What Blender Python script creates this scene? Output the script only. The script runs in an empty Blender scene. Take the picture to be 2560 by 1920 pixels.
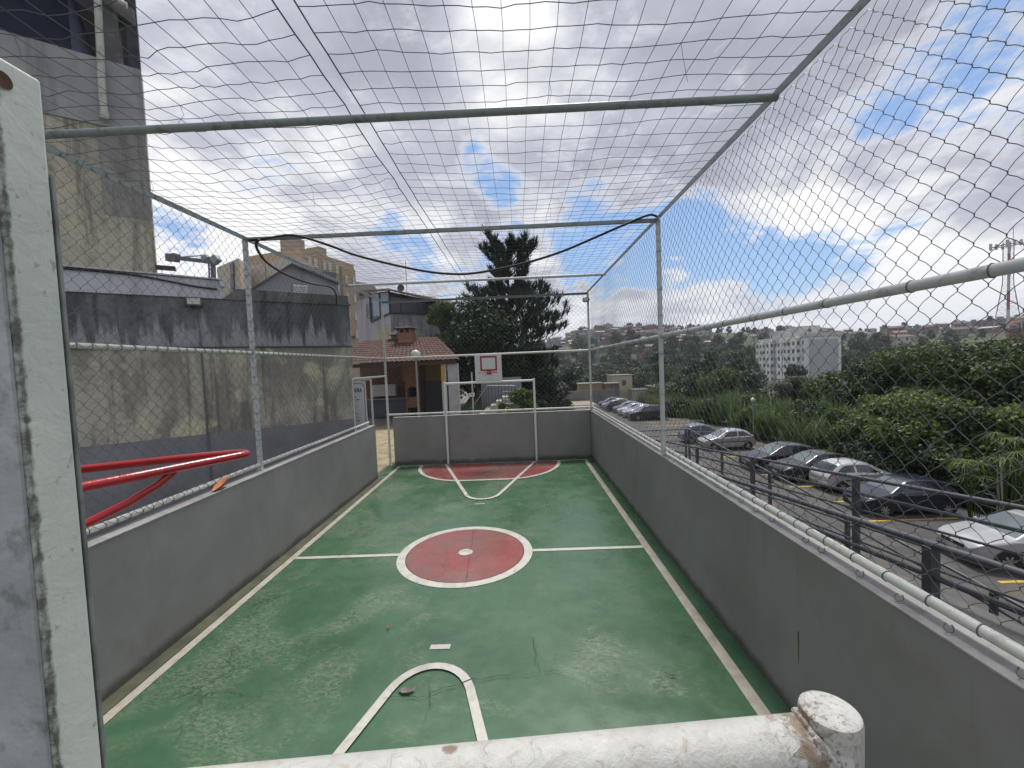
import bpy, bmesh, math, random
import numpy as np
from mathutils import Matrix, Vector
R=math.radians
scene=bpy.context.scene
# ------------------------------------------------------------------ camera, sky, sun, exposure
FPX,CX,CZ=1051.17,0.7515,2.2183
PITCH,YAW,ROLL=-0.0463,-0.0176,0.0410
_cp,_sp,_cy,_sy=math.cos(PITCH),math.sin(PITCH),math.cos(YAW),math.sin(YAW)
_F=np.array([_sy*_cp,_cy*_cp,_sp]); _r=np.array([_cy,-_sy,0.]); _u=np.cross(_r,_F)
_cr,_sr=math.cos(ROLL),math.sin(ROLL)
_RT=_r*_cr-_u*_sr; _UP=_r*_sr+_u*_cr
EYE=np.array([CX,0.,CZ])
cd=bpy.data.cameras.new('camera'); cam=bpy.data.objects.new('camera',cd); scene.collection.objects.link(cam)
cd.sensor_width=36; cd.lens=36*FPX/2560; cd.clip_start=.02; cd.clip_end=6000
M=Matrix.Identity(4)
for i in range(3):
    M[i][0]=_RT[i]; M[i][1]=_UP[i]; M[i][2]=-_F[i]; M[i][3]=EYE[i]
cam.matrix_world=M; scene.camera=cam
def ray(u,v): return _F+_RT*(u-1280)/FPX-_UP*(v-960)/FPX
def PY(u,v,y): d=ray(u,v); return EYE+d*(y/d[1])
def PZ(u,v,z): d=ray(u,v); return EYE+d*((z-CZ)/d[2])
def PX(u,v,x): d=ray(u,v); return EYE+d*((x-CX)/d[0])
scene.view_settings.view_transform='Standard'; scene.view_settings.look='None'
scene.view_settings.exposure=0.46; scene.view_settings.gamma=1
scene.view_settings.use_curve_mapping=False
SUN_EL,SUN_AZ=R(64),R(10)      # azimuth from +Y towards +X
w=bpy.data.worlds.new('World'); scene.world=w; w.use_nodes=True
class NT:
    def __init__(s,nt): s.t=nt; s.n=nt.nodes; s.l=nt.links
    def add(s,typ,_out=None,**k):
        n=s.n.new(typ)
        for a,b in k.items():
            if a.startswith('i_'):
                key=a[2:]; key=int(key) if key.isdigit() else key
                s.set(n,key,b)
            else: setattr(n,a,b)
        return n
    def set(s,n,key,val):
        sock=n.inputs[key]
        if isinstance(val,bpy.types.NodeSocket): s.l.new(val,sock)
        else: sock.default_value=val
    def math(s,op,a,b=None,c=None,clamp=False):
        n=s.n.new('ShaderNodeMath'); n.operation=op; n.use_clamp=clamp
        for i,x in enumerate((a,b,c)):
            if x is not None: s.set(n,i,x)
        return n.outputs[0]
    def vmath(s,op,a,b=None,out=0,scale=None):
        n=s.n.new('ShaderNodeVectorMath'); n.operation=op; s.set(n,0,a)
        if b is not None: s.set(n,1,b)
        if scale is not None: s.set(n,'Scale',scale)
        return n.outputs[out]
    def noise(s,vec,scale,detail=4,rough=.55,dist=0.,out=0,lac=2.):
        n=s.n.new('ShaderNodeTexNoise'); s.set(n,'Vector',vec)
        n.inputs['Scale'].default_value=scale; n.inputs['Detail'].default_value=detail
        n.inputs['Roughness'].default_value=rough; n.inputs['Distortion'].default_value=dist; n.inputs['Lacunarity'].default_value=lac
        return n.outputs[out]
    def step(s,x,lo,hi,a=0.,b=1.,smooth=True):
        n=s.n.new('ShaderNodeMapRange'); n.interpolation_type='SMOOTHSTEP' if smooth else 'LINEAR'
        s.set(n,0,x); s.set(n,1,lo); s.set(n,2,hi); s.set(n,3,a); s.set(n,4,b); return n.outputs[0]
    def mix(s,f,a,b,mode='MIX'):
        n=s.n.new('ShaderNodeMix'); n.data_type='RGBA'; n.blend_type=mode
        s.set(n,0,f); s.set(n,6,c4(a)); s.set(n,7,c4(b)); return n.outputs[2]
    def mapping(s,vec,scale=(1,1,1),rot=(0,0,0),loc=(0,0,0)):
        n=s.n.new('ShaderNodeMapping'); s.set(n,0,vec); n.inputs[1].default_value=loc; n.inputs[2].default_value=rot; n.inputs[3].default_value=scale
        return n.outputs[0]
    def sep(s,v):
        n=s.n.new('ShaderNodeSeparateXYZ'); s.set(n,0,v); return n.outputs
    def comb(s,x,y,z):
        n=s.n.new('ShaderNodeCombineXYZ'); s.set(n,0,x); s.set(n,1,y); s.set(n,2,z); return n.outputs[0]
def c4(c):
    if isinstance(c,bpy.types.NodeSocket): return c
    return (c[0],c[1],c[2],1.) if len(c)==3 else c
def srgb(r,g,b):
    f=lambda x:(x/12.92 if x<=.04045 else ((x+.055)/1.055)**2.4)
    return tuple(f(v/255) for v in (r,g,b))
def build_sky():
    t=NT(w.node_tree); t.n.clear()
    out=t.add('ShaderNodeOutputWorld'); bg=t.add('ShaderNodeBackground'); bg.inputs[1].default_value=.1
    t.l.new(bg.outputs[0],out.inputs[0])
    sky=t.add('ShaderNodeTexSky',sky_type='NISHITA',sun_disc=False,sun_elevation=SUN_EL,sun_rotation=SUN_AZ)
    sky.air_density=1.2; sky.dust_density=.6; sky.ozone_density=2.0; sky.altitude=750
    d=t.add('ShaderNodeTexCoord').outputs['Generated']
    d=t.vmath('NORMALIZE',d)
    x,y,z=t.sep(d)
    zz=t.math('MAXIMUM',z,0.0)
    k=t.math('DIVIDE',1.,t.math('ADD',zz,.30))
    p=t.comb(t.math('MULTIPLY',x,k),t.math('MULTIPLY',y,k),t.math('MULTIPLY',zz,1.6))
    big=t.noise(p,1.5,6,.55,.2)
    fine=t.noise(p,5.2,10,.64,.25)
    n=t.math('ADD',t.math('MULTIPLY',big,.62),t.math('SUBTRACT',t.math('MULTIPLY',fine,1.05),.335))
    # openings in the cloud deck and cumulus heads, each a direction in the real sky (azimuth/elevation as unit vectors)
    holes=[(1180,325,.030,.24),(1192,395,.035,.24),(1245,455,.04,.24),(1290,505,.05,.22),(930,520,.055,.16),(1035,588,.07,.2),(1180,680,.10,.14),
           (1440,560,.07,.22),(1520,505,.07,.20),(1470,720,.06,.26),(1560,640,.07,.26),(1680,640,.08,.30),(1790,600,.09,.34),(1890,660,.08,.36),(2000,670,.07,.30),(2090,650,.06,.24),(2200,690,.05,.24),(2290,640,.06,.13),
           (2380,90,.09,.13),(2530,150,.08,.10),(2215,310,.03,.2),(470,575,.06,.15),(1000,690,.09,.16),(1640,560,.05,.15),(1420,640,.05,.17),(1980,700,.05,.14)]
    puffs=[(1450,800,.05,.25),(1570,785,.04,.18),(1340,660,.05,.12),(1690,665,.03,.2),(1800,765,.05,.2),(2000,800,.06,.2),(2300,760,.1,.22),(2450,700,.1,.2),(1350,520,.04,.12),(1130,620,.05,.16),(2060,560,.06,.14),(1950,470,.08,.14)]
    def blob(u,v,r):
        q=ray(u,v); q=q/np.linalg.norm(q)
        return t.step(t.vmath('DOT_PRODUCT',d,tuple(q),out=1),math.cos(r*1.6),1.)
    acc=n
    for u,v,r,a in holes: acc=t.math('SUBTRACT',acc,t.math('MULTIPLY',blob(u,v,r),a*.70))
    for u,v,r,a in puffs: acc=t.math('ADD',acc,t.math('MULTIPLY',blob(u,v,r),a))
    mask=t.step(acc,.20,.43)
    # cloud brightness: thin edges and lumps bright, thick bellies lavender grey
    shade=t.noise(p,1.9,6,.52,.25)
    s2=t.noise(t.mapping(p,loc=(3.1,1.7,.4)),4.6,6,.6,.2)
    b=t.math('ADD',t.math('MULTIPLY',shade,.65),t.math('MULTIPLY',s2,.35))
    for u,v,r,a in puffs: b=t.math('ADD',b,t.math('MULTIPLY',blob(u,v,r),.11))
    for u,v,r,a in [(1310,170,.13,.13),(960,430,.12,.08),(760,330,.08,.08),(380,700,.2,.1),(2100,420,.14,.06),(560,470,.16,.08),(1240,60,.1,.06)]:
        b=t.math('ADD',b,t.math('MULTIPLY',blob(u,v,r),a))
    for u,v,r,a in [(900,300,.16,.09),(1560,330,.3,.08),(2300,300,.2,.04),(1050,200,.12,.06)]:
        b=t.math('SUBTRACT',b,t.math('MULTIPLY',blob(u,v,r),a))
    ramp=t.add('ShaderNodeValToRGB'); t.set(ramp,0,b)
    e=ramp.color_ramp.elements; e[0].position=.37; e[0].color=(.40,.415,.49,1); e[1].position=.64; e[1].color=(1.0,1.0,1.0,1)
    m=ramp.color_ramp.elements.new(.50); m.color=(.53,.55,.63,1)
    edge=t.step(acc,.34,.52,1.,0.)
    cl=t.mix(t.math('MULTIPLY',edge,.45),ramp.outputs[0],(.92,.93,.97))
    cl=t.mix(t.step(z,.0,.22,.55,0.),cl,(.70,.74,.83))
    cl=t.vmath('SCALE',cl,scale=7.8)
    # the blue itself: sky texture, thinned by high haze
    blue=t.mix(.5,sky.outputs[0],(2.0,3.4,6.2))
    col=t.mix(mask,blue,cl)
    below=t.step(z,-.06,0.,1.,0.)
    col=t.mix(below,col,(1.2,1.25,1.2))
    t.l.new(col,bg.inputs[0])
build_sky()
ld=bpy.data.lights.new('sun','SUN'); ld.energy=2.5; ld.angle=R(12); ld.color=(1,.965,.91)
sun=bpy.data.objects.new('sun',ld); scene.collection.objects.link(sun)
sun.rotation_euler=(Vector((math.sin(SUN_AZ)*math.cos(SUN_EL),math.cos(SUN_AZ)*math.cos(SUN_EL),math.sin(SUN_EL)))).to_track_quat('Z','Y').to_euler()
sun.location=(0,0,40)
# ------------------------------------------------------------------ helpers: objects
col=scene.collection
def tag(o,label=None,cat=None,group=None,kind=None):
    if label: o['label']=label
    if cat: o['category']=cat
    if group: o['group']=group
    if kind: o['kind']=kind
    return o
def empty(name,loc=(0,0,0),rz=0,label=None,cat=None,group=None,kind=None):
    o=bpy.data.objects.new(name,None); col.objects.link(o); o.location=loc; o.rotation_euler=(0,0,rz); o.empty_display_size=.2
    return tag(o,label,cat,group,kind)
def kids(o): return list(o.children)
def copy_tree(o,parent=None):
    c=o.copy(); col.objects.link(c); c.parent=parent
    for ch in kids(o):
        k=ch.copy(); col.objects.link(k); k.parent=c
        for g in kids(ch):
            q=g.copy(); col.objects.link(q); q.parent=k
    return c
class MB:
    """collects geometry; build() links ONE mesh object"""
    def __init__(s): s.v=[]; s.f=[]; s.mi=[]; s.nv=0; s.blocks=[]; s.cur=0
    def add(s,V,Fs):
        b=s.nv; s.v.extend([tuple(map(float,q)) for q in V]); s.nv+=len(V)
        for f in Fs: s.f.append(tuple(i+b for i in f)); s.mi.append(s.cur)
        return s
    def box(s,x0,x1,y0,y1,z0,z1):
        V=[(x0,y0,z0),(x1,y0,z0),(x1,y1,z0),(x0,y1,z0),(x0,y0,z1),(x1,y0,z1),(x1,y1,z1),(x0,y1,z1)]
        return s.add(V,[(3,2,1,0),(4,5,6,7),(0,1,5,4),(1,2,6,5),(2,3,7,6),(3,0,4,7)])
    def prism(s,pts,z0,z1):
        n=len(pts)
        a=sum(pts[i][0]*pts[(i+1)%n][1]-pts[(i+1)%n][0]*pts[i][1] for i in range(n))
        if a<0: pts=pts[::-1]
        V=[(p[0],p[1],z0) for p in pts]+[(p[0],p[1],z1) for p in pts]
        F=[tuple(range(n-1,-1,-1)),tuple(range(n,2*n))]+[(i,(i+1)%n,n+(i+1)%n,n+i) for i in range(n)]
        return s.add(V,F)
    def extrude(s,poly,off):
        """planar 3D polygon swept by vector off"""
        n=len(poly); V=[tuple(p) for p in poly]+[tuple(np.add(p,off)) for p in poly]
        F=[tuple(range(n-1,-1,-1)),tuple(range(n,2*n))]+[(i,(i+1)%n,n+(i+1)%n,n+i) for i in range(n)]
        return s.add(V,F)
    def quad(s,*p): return s.add(p,[tuple(range(len(p)))])
    def tube(s,pts,r,n=8,caps=True,closed=False,ref=None,sq=False,rr=None):
        P=np.array([tuple(p) for p in pts],float); m=len(P)
        if closed: T=np.roll(P,-1,0)-np.roll(P,1,0)
        else:
            T=np.empty_like(P); T[1:-1]=P[2:]-P[:-2]; T[0]=P[1]-P[0]; T[-1]=P[-1]-P[-2]
        T/= np.linalg.norm(T,axis=1)[:,None]+1e-12
        if ref is None:
            ref=np.array([0,0,1.]) if abs(T[0][2])<.9 else np.array([1.,0,0])
        N=np.array(ref,float); V=[]
        rad=[r]*m if np.isscalar(r) else list(r)
        for i in range(m):
            N=N-T[i]*(N@T[i])
            L=np.linalg.norm(N)
            if L<1e-6: N=np.cross(T[i],[.3,.5,.8]); L=np.linalg.norm(N)
            N=N/L; B=np.cross(T[i],N)
            for k in range(n):
                a=2*math.pi*k/n+(math.pi/4 if n==4 else 0)
                q=rad[i]*(1.4142 if n==4 else 1)
                V.append(P[i]+q*(math.cos(a)*N+math.sin(a)*B))
        F=[]
        rng=m if closed else m-1
        for i in range(rng):
            j=(i+1)%m
            for k in range(n):
                k2=(k+1)%n; F.append((i*n+k,i*n+k2,j*n+k2,j*n+k))
        if caps and not closed: F.append(tuple(range(n-1,-1,-1))); F.append(tuple((m-1)*n+k for k in range(n)))
        return s.add(V,F)
    def lathe(s,prof,n=24,c=(0,0,0),axis='z',cap=True):
        V=[];m=len(prof)
        for r,z in prof:
            for k in range(n):
                a=2*math.pi*k/n
                if axis=='z': V.append((c[0]+r*math.cos(a),c[1]+r*math.sin(a),c[2]+z))
                elif axis=='y': V.append((c[0]+r*math.cos(a),c[1]+z,c[2]+r*math.sin(a)))
                else: V.append((c[0]+z,c[1]+r*math.cos(a),c[2]+r*math.sin(a)))
        F=[]
        for i in range(m-1):
            for k in range(n):
                k2=(k+1)%n; F.append((i*n+k,i*n+k2,(i+1)*n+k2,(i+1)*n+k))
        if cap: F.append(tuple(range(n-1,-1,-1))); F.append(tuple((m-1)*n+k for k in range(n)))
        return s.add(V,F)
    def build(s,name,mats,parent=None,smooth=False,bevel=0,label=None,loc=None,seg=2):
        me=bpy.data.meshes.new(name); me.from_pydata(s.v,[],s.f); me.update()
        o=bpy.data.objects.new(name,me); col.objects.link(o)
        if not isinstance(mats,(list,tuple)): mats=[mats]
        for m in mats: me.materials.append(m)
        if len(mats)>1:
            for p,i in zip(me.polygons,s.mi): p.material_index=i
        bm=bmesh.new(); bm.from_mesh(me); bmesh.ops.recalc_face_normals(bm,faces=bm.faces); bm.to_mesh(me); bm.free()
        if smooth:
            me.polygons.foreach_set('use_smooth',[True]*len(me.polygons)); 
            try: me.set_sharp_from_angle(angle=R(38))
            except Exception: pass
        if bevel:
            md=o.modifiers.new('bevel','BEVEL'); md.width=bevel; md.segments=seg; md.limit_method='ANGLE'; md.angle_limit=R(40)
        if parent: o.parent=parent
        if loc is not None: o.location=loc
        if label: o['label']=label
        return o
def npmesh(name,V,F,mats,parent=None,smooth=False,mi=None):
    """fast mesh from arrays; F is (n,3) or (n,4)"""
    V=np.asarray(V,np.float32).reshape(-1,3); F=np.asarray(F,np.int32); k=F.shape[1]
    me=bpy.data.meshes.new(name)
    me.vertices.add(len(V)); me.vertices.foreach_set('co',V.ravel())
    me.loops.add(F.size); me.loops.foreach_set('vertex_index',F.ravel())
    me.polygons.add(len(F)); me.polygons.foreach_set('loop_start',np.arange(0,F.size,k,dtype=np.int32))
    if smooth: me.polygons.foreach_set('use_smooth',np.ones(len(F),bool))
    if not isinstance(mats,(list,tuple)): mats=[mats]
    for m in mats: me.materials.append(m)
    if mi is not None: me.polygons.foreach_set('material_index',np.asarray(mi,np.int32))
    me.update(calc_edges=True); me.validate()
    o=bpy.data.objects.new(name,me); col.objects.link(o)
    if parent: o.parent=parent
    return o
# ------------------------------------------------------------------ helpers: materials
def newmat(name):
    m=bpy.data.materials.new(name); m.use_nodes=True; t=NT(m.node_tree); b=t.n['Principled BSDF']
    return m,t,b
def mat(name,c,rough=.6,metal=0.,var=.12,scale=6.,bump=0.,bscale=40.,dirt=None,dirt_amt=.5,dirt_scale=3.,spec=.5,streak=False,coat=0.,lo=.5,hi=.66):
    """plain paint/plaster with value variation, optional dirt patches or vertical streaks, and fine bump"""
    m,t,b=newmat(name)
    co=t.add('ShaderNodeTexCoord').outputs['Object']
    n=t.noise(co,scale,5,.6)
    base=t.mix(t.step(n,.3,.7),tuple(x*(1-var) for x in c),tuple(min(1,x*(1+var)) for x in c))
    if dirt is not None:
        v=t.mapping(co,scale=(1,1,.12)) if streak else co
        k=t.math('MULTIPLY',t.step(t.noise(v,dirt_scale,6,.65,.3),lo,hi),dirt_amt)
        base=t.mix(k,base,dirt)
    t.set(b,'Base Color',base); b.inputs['Roughness'].default_value=rough; b.inputs['Metallic'].default_value=metal
    b.inputs['Specular IOR Level'].default_value=spec; b.inputs['Coat Weight'].default_value=coat
    if bump:
        bp=t.add('ShaderNodeBump'); bp.inputs['Strength'].default_value=bump; bp.inputs['Distance'].default_value=.01
        t.set(bp,'Height',t.noise(co,bscale,5,.6)); t.l.new(bp.outputs[0],b.inputs['Normal'])
    return m
def leafmat(name,c1,c2,trans=.25,rough=.55):
    m,t,b=newmat(name)
    g=t.add('ShaderNodeNewGeometry'); co=t.add('ShaderNodeTexCoord').outputs['Object']
    k=t.math('ADD',t.math('MULTIPLY',g.outputs['Random Per Island'],.6),t.math('MULTIPLY',t.step(t.noise(co,.7,3),.35,.65),.4))
    colr=t.mix(k,c1,c2); t.set(b,'Base Color',colr); b.inputs['Roughness'].default_value=rough; b.inputs['Specular IOR Level'].default_value=.3
    tr=t.add('ShaderNodeBsdfTranslucent'); t.set(tr,0,colr)
    mx=t.add('ShaderNodeMixShader'); mx.inputs[0].default_value=trans
    t.l.new(b.outputs[0],mx.inputs[1]); t.l.new(tr.outputs[0],mx.inputs[2]); t.l.new(mx.outputs[0],t.n['Material Output'].inputs[0])
    return m
# ------------------------------------------------------------------ materials of the court
def court_mat(name,base,dark,scuffcol,left_bias=True,scuff=1.):
    m,t,b=newmat(name)
    co=t.add('ShaderNodeTexCoord').outputs['Object']; x,y,z=t.sep(co)
    g=t.mix(t.step(t.noise(co,.9,5,.6,.4),.3,.7),base,dark)
    g=t.mix(t.math('MULTIPLY',t.step(t.noise(co,9.,6,.7),.35,.75),.35),g,tuple(q*1.45 for q in base))
    patch=t.noise(co,1.05,5,.62,.6)
    fine=t.noise(t.mapping(co,scale=(1,2.2,1),rot=(0,0,.5)),24.,8,.78,.9)
    if left_bias: patch=t.math('ADD',patch,t.step(x,-2.0,1.6,.06,-.045))
    k=t.math('MULTIPLY',t.step(patch,.49,.66),t.step(fine,.42,.64))
    k=t.math('ADD',k,t.math('MULTIPLY',t.step(t.noise(t.mapping(co,scale=(1,3.5,1),rot=(0,0,-.6)),6.5,6,.75,1.5),.64,.70),.55),clamp=True)
    k=t.math('ADD',k,t.math('MULTIPLY',t.step(t.noise(co,48.,2,.5),.78,.81),.35),clamp=True)
    k=t.math('MULTIPLY',k,.55*scuff)
    g=t.mix(k,g,scuffcol)
    # thin hairline cracks
    v=t.add('ShaderNodeTexVoronoi',feature='DISTANCE_TO_EDGE'); t.set(v,'Vector',t.vmath('ADD',co,t.vmath('SCALE',t.noise(co,2.2,6,.7,out=1),scale=.55))); v.inputs['Scale'].default_value=.55
    crack=t.math('MULTIPLY',t.step(v.outputs['Distance'],.0015,.006,1.,0.),t.step(t.noise(co,.8,3),.47,.6))
    g=t.mix(t.math('MULTIPLY',crack,.65),g,(.02,.03,.025))
    t.set(b,'Base Color',g)
    t.set(b,'Roughness',t.math('ADD',t.math('ADD',.2,t.math('MULTIPLY',k,.3)),t.step(t.noise(co,2.5,5,.6),.3,.7,0.,.14)))
    b.inputs['Specular IOR Level'].default_value=.75
    bp=t.add('ShaderNodeBump'); bp.inputs['Strength'].default_value=.22; bp.inputs['Distance'].default_value=.01
    t.set(bp,'Height',t.math('ADD',t.noise(co,3.,6,.65),t.math('MULTIPLY',t.noise(co,60.,3,.6),.08))); t.l.new(bp.outputs[0],b.inputs['Normal'])
    return m
GREEN=court_mat('court_green',(.052,.126,.064),(.037,.096,.046),(.27,.265,.19))
RED=court_mat('court_red',(.27,.052,.046),(.16,.095,.08),(.19,.17,.14),False,1.25)
def line_mat(name,c,dirtc,amt):
    m,t,b=newmat(name); co=t.add('ShaderNodeTexCoord').outputs['Object']
    n=t.noise(co,7.,7,.7,.6)
    g=t.mix(t.math('MULTIPLY',t.step(n,.42,.66),amt),c,dirtc)
    chip=t.step(t.noise(co,11.,5,.6,.4),.685,.70)
    g=t.mix(t.math('MULTIPLY',chip,.85),g,(.07,.12,.085))
    t.set(b,'Base Color',g); b.inputs['Roughness'].default_value=.36; return m
WLINE=line_mat('line_white',(.56,.55,.50),(.36,.33,.28),.6)
CREAM=line_mat('line_cream',(.47,.44,.37),(.30,.26,.20),.7)
def wall_paint():
    m,t,b=newmat('wall_grey_paint'); co=t.add('ShaderNodeTexCoord').outputs['Object']; x,y,z=t.sep(co)
    g=t.mix(t.step(t.noise(co,.9,6,.62,.3),.32,.68),(.268,.266,.258),(.218,.216,.208))
    g=t.mix(t.math('MULTIPLY',t.step(t.noise(co,1.6,5,.6),.52,.66),.4),g,(.20,.19,.168))
    st=t.noise(t.mapping(co,scale=(5.,5.,.35)),2.2,6,.65,.2)
    g=t.mix(t.math('MULTIPLY',t.math('MULTIPLY',t.step(st,.56,.70),t.step(z,.25,1.08)),.22),g,(.135,.133,.128))
    v=t.add('ShaderNodeTexVoronoi'); t.set(v,'Vector',t.vmath('ADD',co,t.vmath('SCALE',t.noise(co,6.,3,.6,out=1),scale=.12))); v.inputs['Scale'].default_value=1.5
    ring=t.math('MULTIPLY',t.step(v.outputs['Distance'],.10,.16,1.,0.),t.step(t.noise(co,24.,4,.7),.48,.62))
    g=t.mix(t.math('MULTIPLY',ring,.25),g,(.31,.31,.31))
    sc=t.step(t.noise(t.mapping(co,scale=(1,1,2.6),rot=(.4,.2,.3)),9.,7,.75,1.2),.67,.72)
    g=t.mix(t.math('MULTIPLY',sc,.3),g,(.15,.15,.15))
    g=t.mix(t.math('MULTIPLY',t.step(t.noise(co,75.,3,.6),.68,.74),.45),g,(.17,.17,.17))
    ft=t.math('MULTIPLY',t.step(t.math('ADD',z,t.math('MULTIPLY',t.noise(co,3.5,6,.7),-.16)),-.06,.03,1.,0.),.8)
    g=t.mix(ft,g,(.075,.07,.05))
    t.set(b,'Base Color',g); b.inputs['Roughness'].default_value=.72; b.inputs['Specular IOR Level'].default_value=.3
    bp=t.add('ShaderNodeBump'); bp.inputs['Strength'].default_value=.45; bp.inputs['Distance'].default_value=.008
    t.set(bp,'Height',t.math('ADD',t.noise(co,3.,5,.6),t.math('MULTIPLY',t.noise(co,45.,5,.65),.25))); t.l.new(bp.outputs[0],b.inputs['Normal']); return m
WALLG=wall_paint()
COPE=mat('coping_grey',(.29,.287,.278),.7,var=.14,scale=5,dirt=(.16,.16,.16),dirt_amt=.6,dirt_scale=6,bump=.3)
def pipe_mat(name,c,dirt,rust,lo=.56,bumps=.4,sc=14.):
    m,t,b=newmat(name); co=t.add('ShaderNodeTexCoord').outputs['Object']
    n=t.noise(co,sc,7,.68,.8); n2=t.noise(co,sc*3.1,5,.6,.3)
    g=t.mix(t.math('MULTIPLY',t.step(n,lo,lo+.14),.75),c,dirt)
    g=t.mix(t.math('MULTIPLY',t.step(n2,.62,.72),.8),g,rust)
    t.set(b,'Base Color',g); b.inputs['Roughness'].default_value=.42; b.inputs['Specular IOR Level'].default_value=.45
    bp=t.add('ShaderNodeBump'); bp.inputs['Strength'].default_value=bumps; bp.inputs['Distance'].default_value=.004
    t.set(bp,'Height',n); t.l.new(bp.outputs[0],b.inputs['Normal']); return m
WPIPE=pipe_mat('white_pipe_paint',(.60,.62,.56),(.30,.29,.24),(.12,.12,.09))
GALV=pipe_mat('galvanised_steel',(.23,.265,.265),(.12,.14,.14),(.30,.32,.30),.5,.3,9.)
GALVL=pipe_mat('pale_galvanised_steel',(.50,.52,.52),(.25,.27,.275),(.5,.5,.48),.52,.2,9.)
WIRE=mat('chain_link_wire',(.13,.14,.15),.45,metal=.35,var=.2)
CORD=mat('net_cord',(.10,.11,.125),.8)
BLACK=mat('black_rubber',(.012,.012,.014),.45)
# ------------------------------------------------------------------ ground, parking, court floor
XL,XR,YF,WH=-2.219,2.352,9.658,1.10
def terr(x,y):
    """height of the open land around the court and car park"""
    d=math.hypot(x,y)
    z=-4.75
    if x>19.5: z-=min(1.,(x-19.5)/14)*1.0
    v=min(1.,max(0.,(d-62)/80.)); z-=9.5*v*v*(3-2*v)*(1. if x>-30 else max(0,1-(-30-x)/30))
    return z
def hill_h(a,d):
    """far hillside: a = azimuth from +Y, d = distance"""
    prof=[(-1.6,22),(-.5,26),(-.2,28),(.05,22),(.10,26),(.16,37),(.24,37),(.34,33),(.42,30),(.52,25),(.62,19),(.72,15),(.80,16),(.88,17.5),(.98,20),(1.1,22),(1.6,22)]
    top=np.interp(a,[p[0] for p in prof],[p[1] for p in prof])
    s=min(1.,max(0.,(d-230)/300.)); s=s*s*(3-2*s)
    return top*s+ (16.*s)  # land lifts out of the valley floor
def land(x,y):
    d=math.hypot(x,y); z=terr(x,y)
    if d>230: z+=hill_h(math.atan2(x,y),d)*.98
    return z
GRD=mat('land_soil_grass',(.045,.07,.028),.95,var=.5,scale=.08,dirt=(.10,.085,.055),dirt_amt=.7,dirt_scale=.05)
def build_land():
    rs=[0,8,16,24,34,46,60,75,90,110,130,160,200,240,280,320,360,400,440,480,530,600,800,1200,2500]
    na=150; V=[];F=[]
    for r in rs:
        for k in range(na):
            a=2*math.pi*k/na; x,y=r*math.sin(a),r*math.cos(a)
            V.append((x,y,land(x,y)-(0 if r<60 else 0)+(.8*math.sin(x*.05)*math.cos(y*.043) if r>75 else 0)))
    for i in range(len(rs)-1):
        for k in range(na):
            k2=(k+1)%na; F.append((i*na+k,i*na+k2,(i+1)*na+k2,(i+1)*na+k))
    o=npmesh('land',V,F,GRD,smooth=True); tag(o,kind='structure')
build_land()
ASPH=mat('asphalt',(.075,.072,.068),.85,var=.25,scale=1.2,bump=.4,bscale=60,dirt=(.12,.095,.07),dirt_amt=.6,dirt_scale=.6)
SAND=mat('sandy_road',(.30,.25,.18),.9,var=.2,scale=1.,dirt=(.2,.17,.13),dirt_amt=.5,dirt_scale=.5)
ZP=-4.65
mb=MB(); mb.box(2.7,19.4,-12,66,ZP-.1,ZP); tag(mb.build('parking_lot',ASPH),kind='structure')
mb=MB(); mb.box(-6,13,66.3,74,ZP-.12,ZP+.004); tag(mb.build('road',SAND),kind='structure')
TERM=mat('terrace_ground',(.20,.19,.17),.9,var=.15,scale=1.,dirt=(.1,.1,.08),dirt_amt=.6,dirt_scale=1.5)
mb=MB(); mb.prism([(-60,-12),(2.69,-12),(2.69,10.6),(1.45,13),(1.3,30),(-4,44),(-60,44)],-4.9,-.03); tag(mb.build('terrace',TERM),kind='structure')
OCH=mat('ochre_stone',(.32,.26,.16),.85,var=.25,scale=3,dirt=(.13,.12,.08),dirt_amt=.8,dirt_scale=4,bump=.5)
mb=MB(); mb.prism([(-3.6,8.2),(-2.36,8.2),(-2.36,10.2),(2.4,10.2),(1.4,13),(1.2,16.6),(-7,16.6),(-7,12)],-.028,-.012); tag(mb.build('path',OCH),kind='structure')
# lawn strip by the stairs
LAWN=mat('lawn',(.05,.10,.02),.95,var=.4,scale=4)
mb=MB(); mb.add([(-2.0,17.3,0.0),(-.2,17.3,0.0),(.3,23,.55),(-2.0,23,.55)],[(0,1,2,3)]); tag(mb.build('lawn',LAWN),kind='structure')
floor=MB(); floor.box(XL-.14,XR+.16,-1.2,YF+.2,-.2,0)
floor=floor.build('court_floor',GREEN); tag(floor,kind='structure')
Z1,Z2=.004,.008
def ribbon(pts,wd,z,closed=False):
    P=np.array(pts,float); n=len(P); T=np.roll(P,-1,0)-np.roll(P,1,0)
    if not closed: T[0]=P[1]-P[0]; T[-1]=P[-1]-P[-2]
    T/=np.linalg.norm(T,axis=1)[:,None]; Nn=np.stack([-T[:,1],T[:,0]],1)
    a=P+Nn*wd/2; b=P-Nn*wd/2; V=[(q[0],q[1],z) for q in a]+[(q[0],q[1],z) for q in b]
    F=[(i,(i+1)%n,n+(i+1)%n,n+i) for i in range(n if closed else n-1)]
    m=MB(); m.add(V,F); return m
XLL,XRL,YE0,YE1,YH=-2.055,2.178,.43,9.455,4.906
def line(name,pts,wd,m,z=Z1,closed=False): return ribbon(pts,wd,z,closed).build(name,m,floor)
line('side_line',[(XLL,YE0-.03),(XLL,YE1+.035)],.075,CREAM)
line('side_line',[(XRL,YE0-.03),(XRL,YE1+.035)],.085,CREAM)
line('end_line',[(XLL+.04,YE1),(XRL-.045,YE1)],.06,WLINE)
line('end_line',[(XLL+.04,YE0),(XRL-.045,YE0)],.06,WLINE)
RC=.80; CXC=.03
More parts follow.
